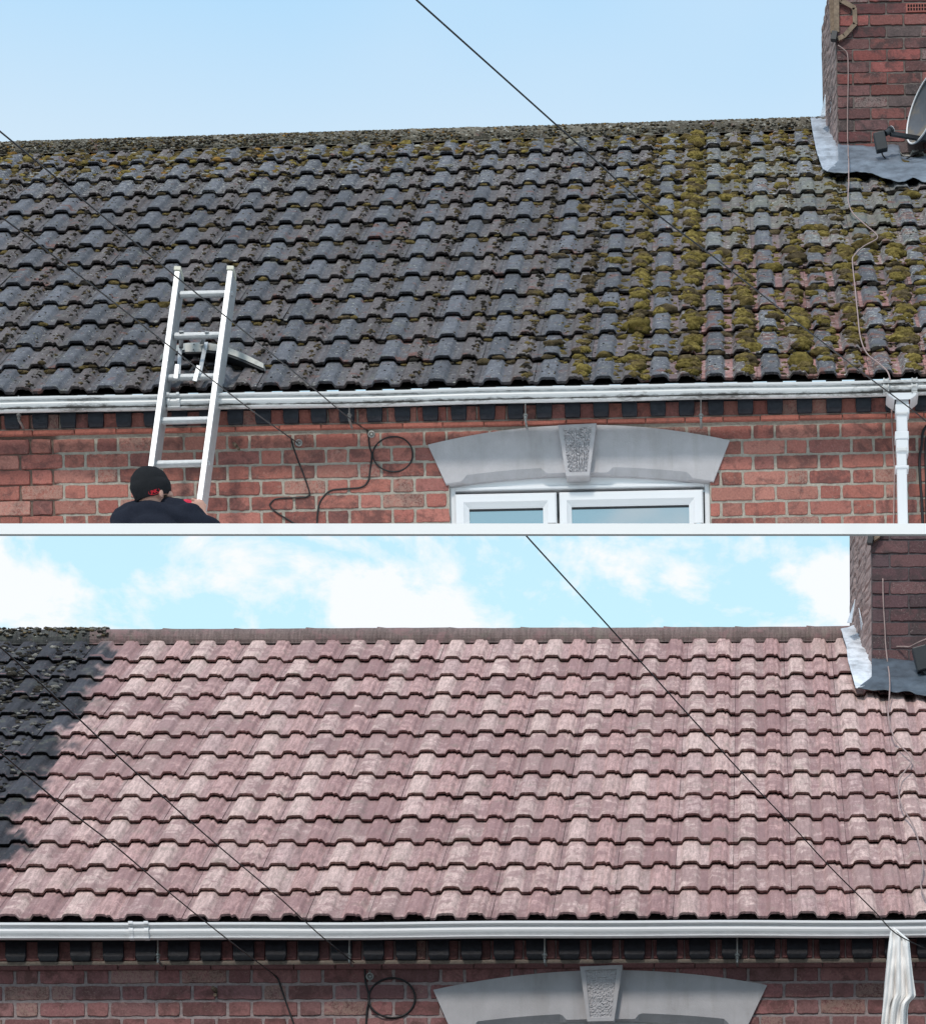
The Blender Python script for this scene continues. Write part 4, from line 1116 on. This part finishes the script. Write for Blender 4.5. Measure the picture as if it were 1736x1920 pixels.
# same fixture on the lower stack, only its foot shows
bk_ = LO.P(1632, 1010, lcy-.02)
br = LO.thing('aerial_bracket', 'dark metal bracket foot at the corner of the purple brown chimney under the white ledge', 'bracket', bk_)
mb = MB(); mb.bar(LO.P(1627, 1012, lcy-.04), LO.P(1637, 1013, lcy-.045), .05, .04, up=(0, 0, 1)); mb.build('end_block', M['black'], br, bk_)
mb = MB(); mb.bar(LO.P(1637, 1013, lcy-.03), LO.P(1648, 1006, lcy-.03), .03, .02, up=(0, 1, 0)); mb.bar(LO.P(1648, 1006, lcy-.03), LO.P(1652, 985, lcy-.03), .03, .02, up=(0, 1, 0)); mb.build('strap', M['rust'], br, bk_)

# ------------------------------------------------------------------ wires, cables and rag of the lower house
dl = LO.D; DS = 15.2
w_l = wires([(898, 905), (985, 1003), (1155, 1190), (1290, 1340), (1419, 1480), (1487, 1551), (1555, 1625), (1638, 1708), (1672, 1745), (1706, 1766), (1760, 1790)], DS, dl-.25)
cable('overhead_wire', w_l, .0044, M['cable'], 'black overhead wire slanting across the pink roof to the hanging white rag', 'wire')
w_m = wires([(-120, 1113), (0, 1213), (138, 1339), (221, 1418), (366, 1549), (425, 1600), (525, 1685), (599, 1753), (664, 1806)], 13.5, dl-.12)
cable('overhead_wire', w_m, .0044, M['cable'], 'black overhead wire crossing the uncleaned dark strip and pink tiles to the eaves', 'wire')
w_n = wires([(-120, 1316), (0, 1411), (114, 1508), (221, 1591), (327, 1682), (428, 1763), (519, 1832)], 13.5, dl-.04)
cable('overhead_wire', w_n, .0044, M['cable'], 'lowest black overhead wire over the left part of the pink roof', 'wire')
LOp = lambda pts, y=-.012: [LO.P(a, b_, y) for a, b_ in pts]
cable('wall_cable', LOp([(513, 1828), (521, 1836), (527, 1853), (538, 1885), (551, 1922), (560, 1960)]), .0045, M['cable'], 'thin black cable hanging down dark red bricks under the lower gutter', H=LO)
cable('wall_cable', LOp([(684, 1808), (685, 1840), (692, 1870), (688, 1895), (686, 1925), (680, 1960)]), .0050, M['cable'], 'black cable dropping past the looped cable on the dark red wall', H=LO)
c0 = LO.P(734.5, 1872, -.014); rx = LO.P(778, 1872, -.014).x-c0.x
mb = MB(); mb.tube([c0+Vector((math.cos(q)*rx, -.006*math.sin(q*2), math.sin(q)*rx*.86)) for q in np.linspace(0, 2*math.pi, 40, endpoint=False)], .0054, 7, closed=True)
tag(LO.loose(mb.build('coiled_cable', M['cable'], smooth=True)), 'round loop of dark cable on the lower wall left of its grey lintel', 'cable')
bracket(LO, 694, 1833, -.005, 'wall_hook', 'small pale hook above the loop of cable on the dark red wall')
mb = MB(); p = LO.P(405, 1858, 0); mb.tube([p, p+Vector((-.01, -.03, .004)), p+Vector((.0, -.045, -.006))], [.014, .011, .008], 7); mb.tube([p+Vector((0, 0, -.02)), p+Vector((0, -.03, -.03))], .009, 6)
tag(LO.loose(mb.build('iron_stub', M['rust'])), 'dark iron stub sticking out of the dark red wall under the pink roof', 'iron stub')
pts = [LO.P(a, b_, lcy-.032) for a, b_ in ((1655, 1085), (1656, 1130), (1659, 1180), (1660, 1205))]+[LO.P(1663, 1234, lcy-.055), LO.P(1665, 1250, lcy-.095)]+[LO.Rf(a, b_, n_) for a, b_, n_ in ((1667, 1264, .15), (1668, 1285, .12), (1667, 1310, .08), (1665, 1340, .075), (1673, 1375, .075), (1688, 1398, .075), (1706, 1418, .075), (1707, 1432, .075), (1690, 1455, .07), (1684, 1475, .07), (1690, 1510, .07), (1715, 1555, .07), (1730, 1620, .07), (1726, 1660, .07), (1740, 1695, .07))]
cable('aerial_lead', pts, .0042, M['cable_pink'], 'pale thin lead hanging down the lower chimney and over the pink tiles', H=LO)
# rag
cb = wray(1684, 1745, dl-.55)
mb = MB(); rows = []
left = [(1744, 1671), (1756, 1668), (1790, 1664), (1840, 1659), (1880, 1656), (1925, 1652), (1990, 1648)]
right_ = [(1741, 1679), (1752, 1692), (1762, 1704), (1800, 1708), (1840, 1713), (1867, 1717), (1880, 1704), (1895, 1701), (1990, 1703)]
ly_, lx_ = zip(*left); ry_, rx_ = zip(*right_)
for j in range(60):
    row = 1742+j*(1985-1742)/59; xl_, xr_ = np.interp(row, ly_, lx_), np.interp(row, ry_, rx_); rr_ = []
    amp = .006+.05*min(1, (row-1742)/110)
    for i in range(49):
        f = i/48
        d = amp*(math.sin(f*17+.6*math.sin(row*.03))*.55+.4*math.sin(f*31+row*.02+1))+.02*noise.noise(Vector((f*4, row*.03, 2)))
        rr_.append(wray(xl_+(xr_-xl_)*f, row+2.5*math.sin(f*9), dl-.50-d))
    rows.append(rr_)
mb.grid(rows); rag = mb.build('rag', M['cloth'], base=cb, smooth=True, solid=.006); rag.location = cb
tag(rag, 'creased white rag hanging from the overhead wire in front of the lower gutter', 'rag')

# ------------------------------------------------------------------ person on the ladder, seen from behind
def ell(mb, c, rad, rot=None, nu=28, nv=18):
    c = Vector(c); rows = []
    for j in range(nv+1):
        a = -math.pi/2+math.pi*j/nv; row = []
        for i in range(nu):
            q = 2*math.pi*i/nu; v = Vector((math.cos(a)*math.cos(q)*rad[0], math.cos(a)*math.sin(q)*rad[1], math.sin(a)*rad[2]))
            row.append(c+(rot @ v if rot else v))
        rows.append(row)
    mb.grid(rows, closed=True)
def caps(mb, a, b_, ra, rb, n=18):
    a, b_ = Vector(a), Vector(b_); d = (b_-a).normalized(); pts, rs = [], []
    for k in range(5): q = math.pi/2*(1-k/4); pts.append(a-d*ra*math.sin(q)); rs.append(max(.0008, ra*math.cos(q)))
    for k in range(1, 5): pts.append(a.lerp(b_, k/5)); rs.append(ra+(rb-ra)*k/5)
    for k in range(5): q = math.pi/2*k/4; pts.append(b_+d*rb*math.sin(q)); rs.append(max(.0008, rb*math.cos(q)))
    mb.tube(pts, rs, n)
def fuse(mb, name, mt, parent, base, voxel, smooth_it=3, cut=None, disp=None):
    o = mb.build(name+'_src', mt, None, base); md = o.modifiers.new('r', 'REMESH'); md.mode = 'VOXEL'; md.voxel_size = voxel
    ms_ = o.modifiers.new('s', 'SMOOTH'); ms_.iterations = smooth_it; ms_.factor = .5
    dg = bpy.context.evaluated_depsgraph_get(); me = bpy.data.meshes.new_from_object(o.evaluated_get(dg)); me.name = name
    bpy.data.objects.remove(o)
    bm = bmesh.new(); bm.from_mesh(me); b = Vector(base)
    if disp:
        bm.normal_update()
        for v in bm.verts: v.co += v.normal*disp(v.co+b)
    if cut:
        co, no = cut; r_ = bmesh.ops.bisect_plane(bm, geom=bm.verts[:]+bm.edges[:]+bm.faces[:], plane_co=co-b, plane_no=no, clear_inner=True)
        ed = [e for e in r_['geom_cut'] if isinstance(e, bmesh.types.BMEdge)]
        bmesh.ops.contextual_create(bm, geom=ed)
    bm.to_mesh(me); bm.free(); me.polygons.foreach_set('use_smooth', [True]*len(me.polygons))
    o = bpy.data.objects.new(name, me); COL.objects.link(o); o.parent = parent; return o
YP = -.80
Hc = UP.P(283, 914, YP); nk = UP.P(285, 950, YP+.0)
pbase = UP.P(300, 985, YP)
per = UP.thing('person', 'person seen from behind in black knit cap and navy shirt climbing the silver ladder', 'person', pbase)
yaw = Matrix.Rotation(R(-38), 3, 'Z')            # head turned to the right
def hd(x, y, z): return Hc+yaw @ Vector((x, y, z))
ls = UP.P(236, 982, YP+.02); rs = UP.P(352, 974, YP+.02); el = UP.P(400, 1000, YP+.14)
hand = lad_y(955)
hp = UP.P(371, 953, hand-.02)
def torso(mb, g_):
    ell(mb, UP.P(292, 1010, YP+.03), (.150+g_, .105+g_, .16+g_))
    caps(mb, ls, rs, .066+g_, .066+g_)
    caps(mb, UP.P(264, 960, YP+.02), ls+Vector((0, 0, .002)), .044+g_, .066+g_); caps(mb, UP.P(312, 957, YP+.02), rs, .044+g_, .064+g_)
    caps(mb, ls, UP.P(222, 1040, YP+.05), .064+g_, .05+g_)
    caps(mb, rs, el, .060+g_, .046+g_); ell(mb, UP.P(288, 968, YP), (.10+g_, .065+g_, .055+g_))
mb = MB(); torso(mb, 0)
ell(mb, Hc+Vector((0, 0, .0)), (.079, .096, .086), yaw)                       # skull
ell(mb, hd(0, .045, -.062), (.056, .062, .060), yaw)                            # jaw
caps(mb, hd(0, .09, -.098), hd(0, .06, -.10), .022, .028)                       # chin
caps(mb, hd(0, .098, -.012), hd(0, .112, -.040), .011, .015)                    # nose
caps(mb, hd(-.022, .097, -.066), hd(.022, .097, -.066), .009, .009)             # lips
for sg in (-1, 1):
    caps(mb, hd(sg*.034, .092, .022), hd(sg*.014, .098, .020), .010, .008)      # brow
    ell(mb, hd(sg*.030, .092, .004), (.012, .008, .009), yaw)                   # eye
    ell(mb, hd(sg*.052, .070, -.028), (.022, .026, .022), yaw)                  # cheek
    ell(mb, hd(sg*.074, .002, -.046), (.011, .018, .028), yaw @ Matrix.Rotation(R(sg*18), 3, 'Z'))   # ear
caps(mb, hd(0, -.01, -.06), nk+Vector((0, .01, -.03)), .056, .062)              # neck
wr = hp+Vector((.028, -.035, -.055)); fe = el+Vector((.0, .03, -.01))
caps(mb, el, fe, .045, .042); caps(mb, fe, wr, .040, .027)                      # forearm up to the rail
caps(mb, wr, hp+Vector((.016, -.036, .0)), .026, .030)                          # palm
for k in range(4):                                                              # fingers close round the rail
    z = .026-.021*k; ln = (.95, 1.0, .96, .8)[k]
    c_ = hp+Vector((.010, -.022, z)); a_ = c_+Vector((-.032*ln, -.012, .004)); b2_ = a_+Vector((-.012, .030, 0)); c2_ = b2_+Vector((.014, .022, -.002))
    caps(mb, c_, a_, .0095, .009, 10); caps(mb, a_, b2_, .009, .0085, 10); caps(mb, b2_, c2_, .0083, .0072, 10)
caps(mb, hp+Vector((.03, -.02, -.01)), hp+Vector((.036, .012, .018)), .012, .010, 10); caps(mb, hp+Vector((.036, .012, .018)), hp+Vector((.022, .03, .034)), .010, .008, 10)
dv = UP.dir(300, 992); nrm = Vector((0, -dv.z, dv.y)).normalized()
cutp = (UP.C, nrm)
body = fuse(mb, 'body', M['skin'], per, pbase, .0042, 3, cutp)
mb = MB(); torso(mb, .019)
caps(mb, UP.P(287, 971, YP), UP.P(288, 974, YP+.01), .070, .080)
def folds(p): return 0.008*math.sin(p.z*70+p.x*22+1.5*math.sin(p.x*18))*max(0, 1-abs(p.x-UP.P(300, 960, YP).x)/.22)+.005*math.sin(p.x*46-p.z*60+2*math.sin(p.z*25))*max(0, min(1, abs(p.x-UP.P(300, 960, YP).x)/.1-.4))+.007*noise.noise(Vector((p.x*11, p.y*8, p.z*22)))
sh = fuse(mb, 't_shirt', M['shirt'], per, pbase, .006, 3, cutp, folds)
mb = MB(); rows = []                                                            # collar band
for k in range(2): pass
mb.tube([UP.P(287, 960, YP)+Vector((.073*math.cos(q), .070*math.sin(q)-.0, .010*math.sin(q)-.003)) for q in np.linspace(0, 2*math.pi, 30, endpoint=False)], .0055, 8, closed=True)
mb.build('collar', M['shirt'], sh, pbase, smooth=True)
# cap: dome with a turned band, cut along a sloping hem
mb = MB(); rows = []
tilt = Matrix.Rotation(R(17), 3, 'X'); 
for j in range(26):
    f = j/25; a = math.pi/2-f*(math.pi/2+.68); row = []
    for i in range(48):
        q = 2*math.pi*i/48; ca = max(0.0, math.cos(a))
        wv = .0035*noise.noise(Vector((math.cos(q)*3, math.sin(q)*3, f*6)))
        e = 1.0+.05*min(1, max(0, (f-.60)/.06))
        p = Vector((ca**.85*math.cos(q)*(.0885+wv)*e, ca**.85*math.sin(q)*(.106+wv)*e, math.sin(a)*(.092+wv)))
        # hem drops low at the nape and rises over the ears
        p.z += (-.010*math.sin(q)*-1 if f > .9 else 0)
        row.append(Hc+yaw @ (tilt @ p)+Vector((-.002, -.002, .006)))
    rows.append(row)
mb.grid(rows, closed=True, flip=False); capo = mb.build('cap', M['wool'], per, pbase, smooth=True, solid=.004)
# embroidered badge on the back of the band
def text_mesh(txt, size, mt, name, parent, mtx, base):
    cu = bpy.data.curves.new('t', 'FONT'); cu.body = txt; cu.size = size; cu.extrude = .0006; cu.align_x = 'CENTER'; cu.align_y = 'CENTER'
    cu.offset = size*.02
    o = bpy.data.objects.new('t', cu); dg = bpy.context.evaluated_depsgraph_get(); COL.objects.link(o); dg.update()
    me = bpy.data.meshes.new_from_object(o.evaluated_get(dg)); bpy.data.objects.remove(o); me.transform(Matrix.Translation(-Vector(base)) @ mtx); me.materials.append(mt)
    o = bpy.data.objects.new(name, me); COL.objects.link(o); o.parent = parent; return o
bp = UP.P(290, 921.5, 0)   # direction only; find the band surface along this sight line
def on_cap(px, row):
    d = UP.dir(px, row).normalized(); best = None
    dg = bpy.context.evaluated_depsgraph_get()
    me = capo.data; b = Vector(pbase); bestd = 1e9
    for v in me.vertices:
        p = v.co+b; t_ = (p-UP.C).dot(d)
        e = ((p-UP.C)-d*t_).length
        if t_ < 1e6 and e < .012 and t_ < bestd: bestd = t_; best = p
    return UP.C+d*((bestd if best is not None else (Hc-UP.C).length-.1)-.006)
pc = on_cap(289, 921.5); pl_, pr_ = on_cap(283, 922.5), on_cap(296, 919)
ux = (pr_-pl_).normalized(); nz_ = (UP.C-pc).normalized(); nz_ = (nz_-ux*nz_.dot(ux)).normalized(); uy = nz_.cross(ux)
mt_ = Matrix.Translation(pc) @ Matrix((ux, uy, nz_)).transposed().to_4x4()
text_mesh('JNK', .021, M['redtext'], 'badge', capo, mt_, pbase)
mb = MB(); mb.tube([pc+ux*(.030*math.cos(q))+uy*(.013*math.sin(q))-nz_*.0005*abs(math.cos(q)) for q in np.linspace(R(150), R(395), 30)], .0009, 6); mb.build('badge_ring', M['redtext'], capo, pbase)
# short beard on the jaw, glove on the hand
mb = MB(); ell(mb, hd(0, .052, -.082), (.060, .060, .044), yaw); caps(mb, hd(.058, .045, -.05), hd(.045, .075, -.07), .012, .02); caps(mb, hd(-.060, .035, -.035), hd(-.045, .075, -.07), .018, .02)
fuse(mb, 'beard', M['beard'], per, pbase, .005, 2)
mb = MB(); g0 = UP.P(349, 944, hand-.045); g1 = UP.P(366, 947, hand-.03)
caps(mb, g0, g1, .022, .020); caps(mb, g1, UP.P(371, 952, hand-.035), .018, .012); caps(mb, g0+Vector((-.01, -.0, -.02)), g1+Vector((-.006, 0, -.02)), .02, .018)
for k in range(3): caps(mb, UP.P(356+5*k, 943+1.6*k, hand-.05), UP.P(360+5*k, 950+1.2*k, hand-.062), .009, .008, 10)
fuse(mb, 'glove', M['red'], per, pbase, .004, 2)

fb = LO.P(1728, 1235, lcy-.25)
fx = LO.thing('dish_receiver', 'dark receiver box of a dish hanging at the right edge over the lower lead flashing', 'receiver', fb)
mb = MB(); mb.bar(LO.P(1722, 1214, lcy-.26), LO.P(1733, 1258, lcy-.25), .085, .06, up=(1, 0, 0)); mb.build('receiver', M['black'], fx, fb, bevel=.006)
mb = MB(); mb.bar(LO.P(1732, 1222, lcy-.26), LO.P(1790, 1232, lcy-.1), .03, .03, up=(0, 0, 1)); mb.bar(LO.P(1728, 1256, lcy-.25), LO.P(1770, 1296, lcy-.2), .02, .02, up=(0, 0, 1)); mb.build('arm', M['black'], fx, fb)
cable('chimney_cable', [LO.P(a, b_, lcy-c_) for a, b_, c_ in ((1681, 1213, .02), (1694, 1213, .05), (1706, 1213, .08), (1722, 1205, .16), (1745, 1196, .2), (1780, 1186, .1))], .0055, M['cable_pink'], 'pale stub of cable sticking out above the dark receiver on the lower chimney', H=LO)

for o in bpy.data.objects:
    if o.name.split('.')[0] == 'overhead_wire': o['group'] = 'overhead wires strung to the two house fronts'
    if o.name.split('.')[0] == 'wall_cable': o['group'] = 'loose black cables on the brick walls'
